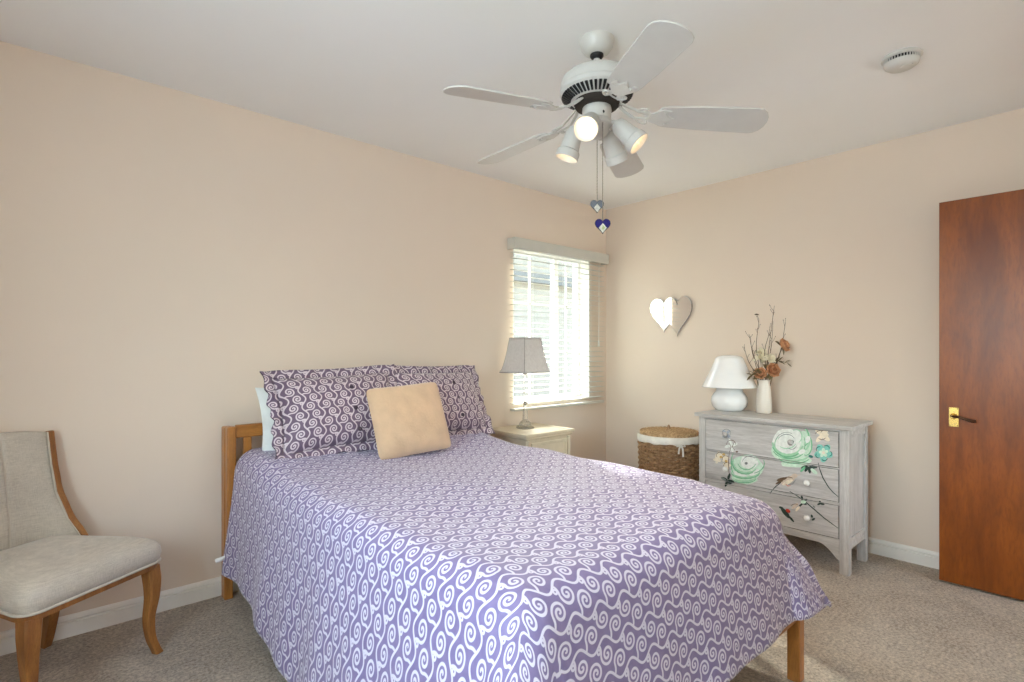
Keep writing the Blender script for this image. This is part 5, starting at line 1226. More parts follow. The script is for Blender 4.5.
('darkgreen',[(1.142,0.375),(1.142,0.371),(1.145,0.364),(1.151,0.358),(1.157,0.354),(1.161,0.354),(1.161,0.358),(1.158,0.365),(1.152,0.371),(1.146,0.375)]),
('darkgreen',[(1.07,0.36),(1.074,0.359),(1.078,0.362),(1.081,0.367),(1.082,0.373),(1.08,0.377),(1.076,0.378),(1.072,0.375),(1.069,0.37),(1.068,0.364)]),
('darkgreen',[(1.091,0.352),(1.09,0.357),(1.085,0.362),(1.079,0.365),(1.073,0.367),(1.07,0.365),(1.071,0.361),(1.076,0.356),(1.082,0.352),(1.088,0.351)]),
('darkgreen',[(1.053,0.362),(1.056,0.359),(1.062,0.356),(1.069,0.356),(1.075,0.358),(1.076,0.362),(1.073,0.365),(1.067,0.368),(1.06,0.368),(1.054,0.366)]),
('darkgreen',[(1.101,0.274),(1.101,0.27),(1.105,0.265),(1.11,0.26),(1.116,0.258),(1.119,0.259),(1.119,0.263),(1.115,0.269),(1.11,0.273),(1.105,0.276)]),
('darkgreen',[(1.115,0.274),(1.119,0.274),(1.122,0.277),(1.124,0.282),(1.124,0.288),(1.121,0.291),(1.118,0.292),(1.114,0.288),(1.112,0.283),(1.113,0.278)]),
('palegreen',[(1.149,0.356),(1.149,0.353),(1.151,0.349),(1.154,0.347),(1.158,0.344),(1.162,0.343),(1.167,0.342),(1.171,0.343),(1.174,0.345),(1.176,0.347),(1.176,0.35),(1.176,0.354),(1.174,0.357),(1.171,0.36),(1.167,0.362),(1.162,0.364),(1.158,0.364),(1.154,0.363),(1.151,0.362),(1.149,0.359)]),
('greyline',[(1.101,0.334),(1.102,0.333),(1.104,0.332),(1.106,0.332),(1.108,0.333),(1.11,0.334),(1.112,0.336),(1.113,0.338),(1.114,0.339),(1.114,0.341),(1.114,0.343),(1.113,0.344),(1.111,0.344),(1.109,0.344),(1.107,0.343),(1.105,0.342),(1.103,0.341),(1.102,0.339),(1.101,0.337),(1.101,0.335)]),
('darkgreen',[(1.235,0.244),(1.239,0.242),(1.245,0.243),(1.252,0.246),(1.26,0.252),(1.268,0.259),(1.276,0.267),(1.281,0.276),(1.285,0.283),(1.286,0.29),(1.284,0.294),(1.28,0.296),(1.274,0.295),(1.267,0.292),(1.258,0.286),(1.251,0.279),(1.243,0.27),(1.238,0.262),(1.235,0.255),(1.234,0.248)]),
('red',[(1.234,0.277),(1.236,0.275),(1.239,0.274),(1.243,0.273),(1.247,0.274),(1.251,0.276),(1.254,0.279),(1.256,0.282),(1.257,0.285),(1.257,0.289),(1.256,0.292),(1.254,0.294),(1.251,0.295),(1.247,0.295),(1.243,0.294),(1.239,0.293),(1.236,0.29),(1.234,0.287),(1.233,0.283),(1.233,0.28)]),
('darkgreen',[(1.247,0.254),(1.232,0.237),(1.223,0.248),(1.242,0.26)]),
('darkgreen',[(1.232,0.237),(1.216,0.225),(1.211,0.231),(1.223,0.248)]),
('darkgreen',[(1.271,0.292),(1.272,0.29),(1.274,0.289),(1.277,0.288),(1.281,0.288),(1.285,0.288),(1.289,0.289),(1.292,0.29),(1.294,0.292),(1.296,0.294),(1.295,0.296),(1.294,0.298),(1.292,0.3),(1.289,0.301),(1.285,0.301),(1.281,0.301),(1.277,0.3),(1.274,0.298),(1.272,0.296),(1.27,0.294)]),
('bird',[(1.19,0.339),(1.189,0.336),(1.19,0.332),(1.193,0.326),(1.197,0.32),(1.202,0.314),(1.208,0.308),(1.213,0.304),(1.218,0.301),(1.222,0.3),(1.225,0.3),(1.226,0.303),(1.225,0.307),(1.222,0.313),(1.218,0.319),(1.213,0.325),(1.207,0.331),(1.202,0.336),(1.197,0.339),(1.193,0.34)]),
('cream',[(1.182,0.324),(1.181,0.322),(1.181,0.319),(1.183,0.314),(1.185,0.309),(1.188,0.304),(1.192,0.299),(1.195,0.295),(1.199,0.292),(1.202,0.291),(1.204,0.291),(1.205,0.293),(1.205,0.297),(1.204,0.301),(1.202,0.306),(1.199,0.311),(1.195,0.316),(1.191,0.32),(1.188,0.323),(1.185,0.324)]),
('brown',[(1.227,0.315),(1.226,0.319),(1.228,0.32),(1.229,0.315)]),
('brown',[(1.226,0.319),(1.223,0.322),(1.225,0.324),(1.228,0.32)]),
('brown',[(1.223,0.322),(1.219,0.325),(1.22,0.328),(1.225,0.324)]),
('brown',[(1.219,0.325),(1.214,0.328),(1.215,0.331),(1.22,0.328)]),
('brown',[(1.214,0.328),(1.208,0.33),(1.208,0.333),(1.215,0.331)]),
('brown',[(1.208,0.33),(1.203,0.331),(1.202,0.334),(1.208,0.333)]),
('brown',[(1.203,0.331),(1.197,0.331),(1.196,0.334),(1.202,0.334)]),
('brown',[(1.197,0.331),(1.193,0.33),(1.192,0.332),(1.196,0.334)])]
ACOL = dict(palegreen=(206, 230, 208), green=(116, 188, 140), midgreen=(164, 212, 176), white=(234, 238, 230), greyline=(128, 136, 130), teal=(128, 200, 184), darkteal=(46, 116, 104),
            cream=(236, 224, 200), brown=(112, 88, 66), ochre=(206, 172, 104), greyblue=(168, 176, 188), darkgreen=(44, 62, 52), bird=(214, 196, 176), pink=(220, 150, 130), red=(190, 60, 44))
AKEYS = list(ACOL); AMATS = [plain('paint_' + k, srgb(*ACOL[k]), 0.6, var=0.06, nscale=60) for k in AKEYS]
def paint(mb, z0, z1, y0, y1, xf):
    for i, (c_, poly) in enumerate(ART):
        q = clip(clip(clip(clip(poly, 1, z0, False), 1, z1, True), 0, y0, False), 0, y1, True)
        if len(q) < 3: continue
        x = xf - 0.0003 - i * 0.000006
        ar = sum(q[k][0] * q[(k + 1) % len(q)][1] - q[(k + 1) % len(q)][0] * q[k][1] for k in range(len(q)))
        if abs(ar) < 1e-7: continue
        if ar > 0: q = q[::-1]
        mb.add([(x, y, z) for y, z in q], [tuple(range(len(q)))], 1 + AKEYS.index(c_))
rl = MB()
for z0, z1 in RAILS: rl.box((DXF + 0.001, YA - 0.001, z0), (DXF + 0.02, YZ + 0.001, z1))
for z0, z1 in RAILS[1:3]: paint(rl, z0, z1, YA, YZ, DXF + 0.001)
rl.build('front_rails', [M_GREYWOOD] + AMATS, ds)
for di, (z0, z1) in enumerate(DRAWERS):
    g = 0.0032
    d_ = MB(); d_.box((DXF + 0.0015, YA + g, z0 + g), (DXF + 0.018, YZ - g, z1 - g))
    paint(d_, z0 + g, z1 - g, YA + g, YZ - g, DXF + 0.0015)
    do = d_.build('drawer', [M_GREYWOOD] + AMATS, ds)
    zc = (0.684, 0.468, 0.271)[di]
    for y in ((1.614, 1.226) if di == 0 else (1.614, 1.138)):
        k = MB(); k.lathe([(0.007, 0), (0.0065, 0.010), (0.015, 0.017), (0.0165, 0.023), (0.013, 0.029), (0.004, 0.032)], 18, M=Matrix.Translation((DXF + 0.0015, y, zc)) @ Matrix.Rotation(-PI / 2, 4, 'Y'))
        k.build('knob', M_CERAMIC if di else M_GREYWOOD_V, do, smooth=50)
# shaped apron with corner brackets
apr = [(YA, 0.070), (YA + 0.012, 0.078), (YA + 0.050, 0.118), (YA + 0.085, 0.142), (YA + 0.10, 0.146), (YZ - 0.10, 0.146), (YZ - 0.085, 0.142), (YZ - 0.050, 0.118), (YZ - 0.012, 0.078), (YZ, 0.070), (YZ, 0.187), (YA, 0.187)]
MAP = Matrix(((0, 0, 1, 0), (1, 0, 0, 0), (0, 1, 0, 0), (0, 0, 0, 1)))
p = MB(); p.prism(apr, DXF + 0.004, DXF + 0.022, 0, MAP); p.build('apron', M_GREYWOOD, ds, bevel=0.001)

# ------------------------------------------------------------------ things on the dresser
GX, GY, GZ = 3.520, 1.722, DZT
wl = thing('table_lamp', 'white glass mushroom lamp at the left end of the painted dresser', 'lamp', (GX, GY, GZ))
p = MB(); p.lathe([(0.070, 0), (0.085, 0.004), (0.108, 0.030), (0.117, 0.062), (0.113, 0.092), (0.098, 0.116), (0.086, 0.130), (0.082, 0.164), (0.076, 0.174), (0.06, 0.176)], 48, (GX, GY, GZ)); p.build('base', M_MILK, wl, smooth=60)
p = MB(); p.lathe([(0.176, 0.160), (0.172, 0.166), (0.150, 0.210), (0.122, 0.271), (0.098, 0.329), (0.090, 0.350), (0.076, 0.364), (0.050, 0.372), (0.004, 0.375)], 56, (GX, GY, GZ), cap=False)
o_ = p.build('lamp_shade', M_MILK, wl, smooth=60); md = o_.modifiers.new('thickness', 'SOLIDIFY'); md.thickness = 0.004
VX, VY, VZ = 3.545, 1.503, DZT
vs = MB(); vs.lathe([(0.040, 0), (0.046, 0.004), (0.048, 0.02), (0.046, 0.08), (0.041, 0.15), (0.036, 0.19), (0.0345, 0.205), (0.037, 0.215), (0.034, 0.216), (0.030, 0.205), (0.032, 0.15), (0.036, 0.03), (0.002, 0.02)], 40, (VX, VY, VZ), cap=True)
tag(vs.build('vase', M_VASE, smooth=50), 'tall white ceramic vase on the dresser holding dried flowers', 'vase')
VR = Vector((0.744, -0.668, 0))           # the direction across the bouquet as seen from the bed
VF = Vector((0.668, 0.744, 0))
def vp(s_, z, d=0.0): return Vector((VX, VY, VZ)) + VR * s_ + VF * d + Vector((0, 0, z))
MPX = 3.50 / 538
TW = [  # path of each twig: (pixels right of the vase, height above the dresser, depth)
    [(-1, .05, 0), (2, .25, .0), (5, .42, .0), (8.5, .60, .0), (10.5, .695, .0)],
    [(-2, .05, 0), (-3, .24, .01), (-6, .42, .02), (-5, .52, .02), (-3.5, .60, .02), (-5.5, .633, .02)],
    [(0, .05, 0), (-5, .25, -.02), (-13, .39, -.03), (-17.5, .51, -.04)],
    [(-1, .05, 0), (-8, .24, .0), (-15, .34, .01), (-18.5, .43, .02)],
    [(1, .05, 0), (4, .24, .02), (9, .40, .03), (11.5, .52, .04), (12, .60, .04)],
    [(2, .05, 0), (9, .25, .0), (18, .42, .01), (21.5, .52, .02), (23, .585, .02)],
    [(0, .05, 0), (0, .25, -.03), (-2, .40, -.04), (1, .50, -.05), (2.5, .56, -.05)],
    [(1, .05, 0), (6, .25, -.02), (12, .36, -.03), (16, .43, -.04)],
    [(-1, .05, 0), (-4, .26, .03), (-9, .40, .04), (-10, .50, .05)]]
TL = ['tallest bare twig in the white vase, standing at the middle', 'dark twig in the white vase, bearing a curled dried leaf at its tip', 'thin twig leaning left out of the vase, the higher of two', 'thin twig leaning furthest left, low over the white lamp',
      'upright twig just right of the tallest twig in the vase', 'twig rising past the upper rust rose, furthest right in the vase', 'short crooked twig in front of the tallest twig in the vase', 'short twig leaning right beneath the upper rust rose', 'short straight twig at the back of the bouquet, left of middle']
for i, (path, lab) in enumerate(zip(TW, TL)):
    k = MB(); P_ = catmull([vp(a * MPX, z, d) for a, z, d in path], 5); n_ = len(P_)
    k.tube(P_, [lerp(0.0027, 0.0011, j / (n_ - 1)) for j in range(n_)], 6)
    rn = random.Random(i)
    for _ in range(4):
        j = rn.randrange(n_ // 2, n_ - 1); d_ = Vector((rn.uniform(-1, 1), rn.uniform(-1, 1), 1.2)).normalized(); L_ = rn.uniform(0.02, 0.05)
        k.tube([P_[j], P_[j] + d_ * L_ * 0.6, P_[j] + d_ * L_ + Vector((0, 0, 0.006))], [0.0013, 0.001, 0.0008], 5)
        k.lathe([(0.0005, 0), (0.0022, 0.003), (0.0005, 0.008)], 6, tuple(P_[j] + d_ * L_))
    o_ = k.build('dried_twig', M_TWIG, smooth=60); tag(o_, lab, 'twig', 'dried twigs in the white vase')
    if i == 1:
        lf = MB(); c0 = P_[-1]
        lf.grid(lambda a, b_: tuple(c0 + VR * (-0.004 - 0.034 * a + 0.02) + Vector((0, 0, 0.012 * math.sin(PI * a) * (b_ - 0.3) + 0.005)) + VF * (0.010 * math.sin(PI * a) * (b_ - 0.5))), 8, 4)
        lf.build('dried_leaf', M_TWIG, o_)
def rose(c_, r, face, label, stem_to):
    th_ = thing('artificial_rose', label, 'flower', tuple(c_), 0, 'rust roses in the white vase')
    pm = MB(); f_ = Vector(face).normalized(); a_ = f_.orthogonal().normalized(); b2 = f_.cross(a_)
    rn = random.Random(int(r * 1e4) + int(c_[2] * 1000))
    for ring, (n_, rad, open_, mt_) in enumerate(((3, 0.25, 0.15, 1), (5, 0.5, 0.35, 0), (6, 0.75, 0.75, 1), (7, 1.0, 1.15, 0))):
        for q in range(n_):
            an = 2 * PI * (q + 0.5 * ring + rn.uniform(-.15, .15)) / n_
            d_ = a_ * math.cos(an) + b2 * math.sin(an); tn = f_.cross(d_)
            def fn(u, v, d_=d_, tn=tn, rad=rad, open_=open_):
                w_ = (v - 0.5) * 2; R_ = r * rad
                out = R_ * (0.25 + 0.75 * math.sin(u * open_)) if open_ > .5 else R_ * (0.5 + 0.3 * u)
                up = r * (0.9 * u * math.cos(open_ * 0.8) - 0.35 + 0.05 * ring * 0)
                wd = R_ * 0.75 * math.sin(PI * (0.12 + 0.80 * u)) ** 0.7
                cup = -0.25 * R_ * w_ * w_
                return tuple(Vector(c_) + d_ * (out + cup) + tn * (w_ * wd) + f_ * (up + 0.06 * r * math.sin(6 * w_ + q)))
            pm.grid(fn, 5, 6, mt_)
    bo = pm.build('petals', [M_ROSE, M_ROSEDARK], th_, smooth=180); md = bo.modifiers.new('thickness', 'SOLIDIFY'); md.thickness = 0.0012
    st = MB(); st.tube(catmull([Vector(c_) - f_ * r * 0.3, (Vector(c_) + Vector(stem_to)) / 2 + Vector((0, 0, 0.01)), Vector(stem_to)]), 0.0024, 6); st.build('stem', M_LEAF, th_, smooth=60)
    lf = MB()
    for q in range(3):
        an = 2 * PI * q / 3 + 0.5; d_ = a_ * math.cos(an) + b2 * math.sin(an); tn = f_.cross(d_)
        lf.grid(lambda u, v: tuple(Vector(c_) - f_ * r * 0.35 + d_ * r * (0.2 + 1.0 * u) + tn * (v - 0.5) * r * 0.7 * math.sin(PI * (0.08 + 0.9 * u)) - f_ * 0.25 * r * u * u), 6, 4)
    lf.build('sepal', M_LEAF, th_, smooth=180)
rose(vp(19.0 * MPX, 0.440, -0.02), 0.050, (0.1, -0.7, 0.35), 'rust fabric rose highest in the bouquet, standing out to the right', vp(1.5 * MPX, 0.10))
rose(vp(7 * MPX, 0.280, -0.03), 0.052, (-0.5, -0.8, 0.25), 'large rust fabric rose low over the vase rim', vp(1 * MPX, 0.10, -0.004))
rose(vp(-5 * MPX, 0.258, -0.02), 0.044, (-0.8, -0.3, 0.4), 'dark rust fabric rose spilling left over the vase rim', vp(-1 * MPX, 0.10, 0.004))
def cream(c_, r, label, stem_to):
    th_ = thing('cream_flower', label, 'flower', tuple(c_), 0, 'cream flowers in the white vase')
    pm = MB(); rn = random.Random(int(c_[2] * 999))
    for q in range(34):
        an = rn.uniform(0, 2 * PI); el = math.asin(rn.uniform(-0.35, 1)); d_ = Vector((math.cos(an) * math.cos(el), math.sin(an) * math.cos(el), math.sin(el)))
        tn = d_.orthogonal().normalized(); bb = d_.cross(tn)
        pm.grid(lambda u, v: tuple(Vector(c_) + d_ * r * (0.25 + 0.8 * u) + tn * (v - 0.5) * r * 0.55 * math.sin(PI * (0.1 + 0.85 * u)) + bb * 0.25 * r * u * u), 4, 3)
    pm.build('petals', M_CREAMFLOWER, th_, smooth=180)
    st = MB(); st.tube(catmull([Vector(c_), (Vector(c_) + Vector(stem_to)) / 2, Vector(stem_to)]), 0.0018, 6); st.build('stem', M_LEAF, th_)
cream(vp(-4 * MPX, 0.350, -0.01), 0.046, 'cream puffy flower left of the bouquet, above the dark rust rose', vp(-0.5 * MPX, 0.10))
cream(vp(4 * MPX, 0.345, 0.0), 0.046, 'cream puffy flower at the middle of the bouquet, under the tall twigs', vp(0.5 * MPX, 0.10, 0.006))
cream(vp(-1 * MPX, 0.395, 0.02), 0.036, 'small cream flower topmost among the cream blooms in the vase', vp(0, 0.10, -0.006))
def sprig(pts, label, seed):
    th_ = thing('leaf_sprig', label, 'leaf', tuple(pts[0]), 0, 'dried leaf sprigs in the white vase')
    P_ = catmull(pts, 5); st = MB(); st.tube(P_, 0.0017, 6); st.build('stem', M_LEAF, th_)
    lf = MB(); rn = random.Random(seed)
    for j in range(len(P_) // 3, len(P_)):
        d_ = (P_[j] - P_[j - 1]).normalized()
        for s_ in (-1, 1):
            sd = (Vector((0, 0, 1)) * s_ + VF * rn.uniform(-.6, .6) + d_ * 0.9).normalized(); w2 = sd.cross(d_).normalized()
            lf.grid(lambda u, v: tuple(P_[j] + sd * 0.030 * u + w2 * (v - 0.5) * 0.014 * math.sin(PI * (0.06 + 0.92 * u)) + d_ * 0.01 * u * u), 5, 3)
    lf.build('leaves', M_LEAF, th_, smooth=180)
sprig([vp(1 * MPX, .08), vp(6 * MPX, .26, .02), vp(14 * MPX, .335, .02), vp(25 * MPX, .325, .02)], 'brown leaf sprig sticking out right beneath the upper rose', 4)
sprig([vp(-1 * MPX, .08), vp(-4 * MPX, .235, -.03), vp(-11 * MPX, .265, -.04), vp(-17 * MPX, .245, -.05)], 'brown leaf sprig drooping left over the vase rim', 5)

# ------------------------------------------------------------------ heart mirror on the right wall
hmir = thing('wall_mirror', 'frameless mirror of two overlapping hearts on the wall above the hamper', 'mirror', (XR - 0.004, 2.315, 1.33))
def heart(w, h, n=56):
    out = []
    for i in range(n):
        t_ = 2 * PI * i / n
        x = 16 * math.sin(t_) ** 3; y = 13 * math.cos(t_) - 5 * math.cos(2 * t_) - 2 * math.cos(3 * t_) - math.cos(4 * t_)
        out.append((x / 32 * w, (y + 17) / 29 * h))
    return out
def mirror_heart(yc, zb, w, h, x, rot):
    M_ = Matrix.Translation((x, yc, zb)) @ Matrix.Rotation(rot, 4, 'X')
    P_ = heart(w, h); k = MB()
    back = [(0.0, px, pz) for px, pz in P_]; front = [(-0.005, px, pz) for px, pz in P_]
    cx_, cz_ = 0.0, h * 0.55
    ins = [(-0.006, cx_ + (px - cx_) * 0.975, cz_ + (pz - cz_) * 0.975) for px, pz in P_]
    k.loft([back, front], 1, False, True, M_); k.loft([front, ins], 0, False, True, M_)
    k.add([M_ @ Vector(p) for p in ins], [tuple(range(len(ins)))], 0); k.add([M_ @ Vector(p) for p in back], [tuple(reversed(range(len(back))))], 1)
    k.build('heart', [M_MIRROR, M_MIRROR_EDGE], hmir)
mirror_heart(2.368, 1.352, 0.275, 0.272, XR - 0.004, 0.04)
mirror_heart(2.246, 1.318, 0.250, 0.312, XR - 0.012, 0.0)

# ------------------------------------------------------------------ smoke detector
sd = thing('smoke_detector', 'round white smoke detector on the ceiling above the door', 'smoke detector', (2.718, 0.585, ZC))
p = MB(); p.lathe([(0.070, 0), (0.072, -0.003), (0.072, -0.009), (0.068, -0.012)], 48, (2.718, 0.585, ZC)); p.build('base', M_WHITEPAINT, sd, smooth=40)
p = MB(); p.lathe([(0.058, -0.010), (0.058, -0.027)], 48, (2.718, 0.585, ZC))
p.build('vent_gap', M_BLACK, sd)
p = MB()
for j in range(36):
    a = 2 * PI * j / 36; M_ = Matrix.Translation((2.718, 0.585, ZC)) @ Matrix.Rotation(a, 4, 'Z'); p.box((0.057, -0.0012, -0.027), (0.063, 0.0012, -0.010), 0, M_)
p.build('vent_fins', M_WHITEPAINT, sd)
p = MB(); p.lathe([(0.063, -0.026), (0.063, -0.029), (0.058, -0.040), (0.047, -0.048), (0.030, -0.051), (0.004, -0.052)], 48, (2.718, 0.585, ZC)); co = p.build('cover', M_WHITEPAINT, sd, smooth=40)
p = MB(); p.lathe([(0.022, -0.0505), (0.022, -0.054), (0.018, -0.056), (0.004, -0.0565)], 32, (2.705, 0.565, ZC)); p.build('test_button', M_WHITEPAINT, co, smooth=40)

# ------------------------------------------------------------------ ceiling fan
FX, FY = 1.677, 1.363
fan = thing('ceiling_fan', 'white five blade ceiling fan with spotlights, hanging over the bed', 'ceiling fan', (FX, FY, ZC))
FC = (FX, FY, 0)
p = MB(); p.lathe([(0.068, 2.440), (0.069, 2.432), (0.067, 2.424), (0.062, 2.408), (0.050, 2.392), (0.036, 2.383), (0.020, 2.381)], 48, FC); p.build('canopy', M_WHITEPAINT, fan, smooth=40)
p = MB(); p.lathe([(0.026, 2.386), (0.027, 2.376), (0.020, 2.366), (0.012, 2.364)], 24, FC); p.build('ball_joint', M_BLACK, fan, smooth=60)
p = MB(); p.lathe([(0.0125, 2.370), (0.0125, 2.316)], 20, FC); p.build('downrod', M_WHITEPAINT, fan, smooth=40)
p = MB(); p.lathe([(0.022, 2.322), (0.040, 2.320), (0.085, 2.312), (0.118, 2.300), (0.136, 2.285), (0.143, 2.270), (0.1435, 2.246), (0.140, 2.243)], 64, FC); p.build('motor_housing', M_WHITEPAINT, fan, smooth=30)
p = MB(); p.lathe([(0.140, 2.244), (0.146, 2.241), (0.146, 2.226), (0.140, 2.220), (0.098, 2.196), (0.060, 2.192)], 64, FC); vr = p.build('vent_ring', M_WHITEPAINT, fan, smooth=30)
p = MB()
for j in range(48):
    a = 2 * PI * j / 48; ca, sa = math.cos(a), math.sin(a)
    q0, q1 = (0.1385, 2.2165), (0.103, 2.1975)
    p.bar([(FX + q0[0] * ca, FY + q0[0] * sa, q0[1]), (FX + q1[0] * ca, FY + q1[0] * sa, q1[1])], [0.0105, 0.0070], 0.006, up=(0, 0, 1))
p.build('vent_slots', M_BLACK, vr)
p = MB(); p.lathe([(0.088, 2.197), (0.090, 2.186), (0.084, 2.174), (0.055, 2.170)], 40, FC); p.build('flywheel', M_DARKGAP, fan, smooth=40)
p = MB(); p.lathe([(0.050, 2.180), (0.056, 2.170), (0.058, 2.158), (0.055, 2.120), (0.060, 2.114), (0.060, 2.100), (0.050, 2.090), (0.046, 2.070), (0.030, 2.056), (0.010, 2.052)], 40, FC); hub = p.build('switch_housing', M_WHITEPAINT, fan, smooth=40)
BLP = []
def blade_profile():
    half = 0.073; pts = [(0.245, -0.054), (0.262, -0.060), (0.40, -0.069), (0.585, -half)]
    for i in range(9):
        a = -PI / 2 + PI * i / 8; pts.append((0.598 + 0.050 * math.cos(a), half * math.sin(a)))
    pts += [(0.585, half), (0.40, 0.069), (0.262, 0.060), (0.245, 0.054), (0.235, 0.03), (0.235, -0.03)]
    return pts
bp = blade_profile()
blade_mb = MB(); blade_mb.prism(bp, -0.003, 0.003)
iron = MB()
for s_ in (-1, 1):
    iron.bar(catmull([(0.085, s_ * 0.010, 0.045), (0.120, s_ * 0.020, 0.022), (0.150, s_ * 0.024, 0.006), (0.185, s_ * 0.016, 0.000), (0.215, s_ * 0.018, -0.005), (0.250, s_ * 0.038, -0.006), (0.285, s_ * 0.036, -0.006)]), 0.013, 0.005)
    iron.tube(catmull([(0.150, s_ * 0.024, 0.004), (0.170, s_ * 0.040, 0.0), (0.190, s_ * 0.044, -0.003), (0.198, s_ * 0.032, -0.004), (0.186, s_ * 0.026, -0.003)]), 0.0042, 6)
iron.prism([(0.205, -0.022), (0.255, -0.046), (0.275, -0.040), (0.268, -0.018), (0.300, 0.0), (0.268, 0.018), (0.275, 0.040), (0.255, 0.046), (0.205, 0.022), (0.195, 0)], -0.009, -0.004)
for sx, sy in ((0.262, 0.030), (0.262, -0.030), (0.285, 0.0)): iron.lathe([(0.005, -0.009), (0.004, -0.0125), (0.001, -0.013)], 10, (sx, sy, 0))
first = None
for k in range(5):
    an = math.radians(-120.4 + 72 * k)
    R_ = (Matrix.Rotation(an, 4, 'Z') @ Matrix.Rotation(math.radians((2.6, 5.5, 4.5, 4.2, 4.8)[k]), 4, 'Y') @ Matrix.Rotation(math.radians(-13), 4, 'X')).to_euler()
    if first is None:
        bo = blade_mb.build('blade', M_FANBLADE, fan, local=True, bevel=0.0015)
        io = iron.build('blade_iron', M_WHITEPAINT, bo, local=True, smooth=40); first = (bo, io)
    else:
        bo = first[0].copy(); COL.objects.link(bo); bo.parent = fan
        io = first[1].copy(); COL.objects.link(io); io.parent = bo
    bo.location = (0, 0, 2.148 - ZC); bo.rotation_euler = R_
# four spotlights
cup = MB(); cup.lathe([(0.016, -0.012), (0.026, -0.010), (0.030, 0.0), (0.034, 0.012), (0.037, 0.050), (0.0395, 0.078), (0.0455, 0.084), (0.0465, 0.090), (0.0465, 0.112), (0.0445, 0.114), (0.042, 0.110), (0.040, 0.084), (0.034, 0.050), (0.030, 0.020), (0.004, 0.012)], 40)
bulb = MB(); bulb.lathe([(0.013, 0.014), (0.014, 0.034), (0.024, 0.062), (0.029, 0.076), (0.029, 0.084), (0.021, 0.091), (0.003, 0.094)], 32)
armm = None
for k in range(4):
    an = math.radians((-154, -62, 4, 125)[k]); pitch = math.radians((37, 46, 56, 72)[k])
    d_ = Vector((math.cos(an) * math.cos(pitch), math.sin(an) * math.cos(pitch), -math.sin(pitch)))
    root = Vector((math.cos(an) * 0.086, math.sin(an) * 0.086, 2.088 - ZC))
    a_ = MB(); hd = Vector((math.cos(an), math.sin(an), 0))
    a_.tube(catmull([hd * 0.045 + Vector((0, 0, 2.098 - ZC)), hd * 0.066 + Vector((0, 0, 2.106 - ZC)), hd * 0.080 + Vector((0, 0, 2.100 - ZC)), root + d_ * 0.0]), 0.008, 10)
    a_.build('spotlight_arm', M_WHITEPAINT, fan, local=True, smooth=60)
    q_ = d_.to_track_quat('Z', 'Y').to_euler()
    sho = cup.build('spotlight', M_WHITEPAINT, fan, local=True, smooth=35, loc=root, rot=q_)
    bu = bulb.build('bulb', M_BULB, sho, local=True, smooth=60); bu['label'] = 'glowing warm bulb'
    li = bpy.data.lights.new('spotlight_light', 'SPOT'); li.energy = 11.0; li.color = (1.0, 0.86, 0.68); li.spot_size = math.radians(120); li.spot_blend = 0.8; li.shadow_soft_size = 0.03
    lio = bpy.data.objects.new('spotlight_light', li); COL.objects.link(lio)
    lio.location = Vector((FX, FY, ZC)) + root + d_ * 0.125; lio.rotation_euler = d_.to_track_quat('-Z', 'Y').to_euler()
# two pull chains with stained-glass hearts
M_CHAIN = plain('dull_chain', srgb(150, 146, 138), 0.4, 0.8); M_LEAD = plain('dark_leading', srgb(60, 58, 60), 0.5, 0.5)
M_BLUEGLASS = plain('cobalt_glass', srgb(30, 26, 108), 0.15); M_GREYGLASS = plain('smoky_glass', srgb(104, 112, 122), 0.15); M_CLEARG = plain('pale_textured_glass', srgb(206, 206, 196), 0.2, var=0.12, nscale=120); M_GREENG = plain('pale_green_glass', srgb(168, 184, 130), 0.25)
VRT = Vector((0.744, -0.668, 0)); VDN = Vector((0, 0, -1))
for dx_, df_, zt, zb, w_, gm, lab in ((0.006, 0.030, 2.07, 1.808, 0.052, M_GREYGLASS, 'smoky grey glass heart, the higher one'), (0.015, -0.050, 2.135, 1.712, 0.058, M_BLUEGLASS, 'cobalt blue glass heart, the lower one')):
    c0 = Vector((FX, FY, 0)) + VRT * dx_ + Vector((0.668, 0.744, 0)) * df_
    ch = MB(); ch.tube([c0 + Vector((0, 0, zt)), c0 + Vector((0, 0, (zt + zb) / 2)), c0 + Vector((0, 0, zb))], 0.0016, 6)
    if df_ < 0: ch.lathe([(0.008, 0), (0.008, 0.008), (0.003, 0.010)], 12, M=Matrix.Translation(c0 + Vector((0.004, 0.004, zt))) @ Matrix.Rotation(PI / 2, 4, 'X') , mat=1)
    for z_ in range(int((zt - zb) / 0.012)): 
        ch.lathe([(0.0005, -0.0022), (0.0024, 0), (0.0005, 0.0022)], 6, tuple(c0 + Vector((0, 0, zb + z_ * 0.012))))
    cho = ch.build('pull_chain', [M_CHAIN, M_BLACK], fan)
    hh = MB(); H = w_ * 0.98
    top = c0 + Vector((0, 0, zb))
    BM = Matrix(((VRT.x, 0, 0.668, top.x), (VRT.y, 0, 0.744, top.y), (0, 1, 0, top.z - H * 0.90), (0, 0, 0, 1)))
    P_ = heart(w_, H, 40); hh.prism(P_, -0.002, 0.002, 0, BM)
    dm = [(0, H * 0.02), (w_ * 0.28, H * 0.40), (0, H * 0.74), (-w_ * 0.28, H * 0.40)]
    hh.prism(dm, -0.0035, -0.0021, 1, BM)
    hh.prism([(0, H * 0.22), (w_ * 0.14, H * 0.42), (w_ * 0.02, H * 0.58), (-w_ * 0.06, H * 0.40)], -0.0042, -0.0035, 2, BM)
    for q in range(40): pass
    hh.tube([BM @ Vector((x, y, 0)) for x, y in P_ + P_[:1]], 0.0018, 6, 3)
    hh.tube([BM @ Vector((x, y, -0.003)) for x, y in dm + dm[:1]], 0.0012, 5, 3)
    ho = hh.build('glass_heart', [gm, M_CLEARG, M_GREENG if gm is M_BLUEGLASS else M_CLEARG, M_LEAD], cho); ho['label'] = lab

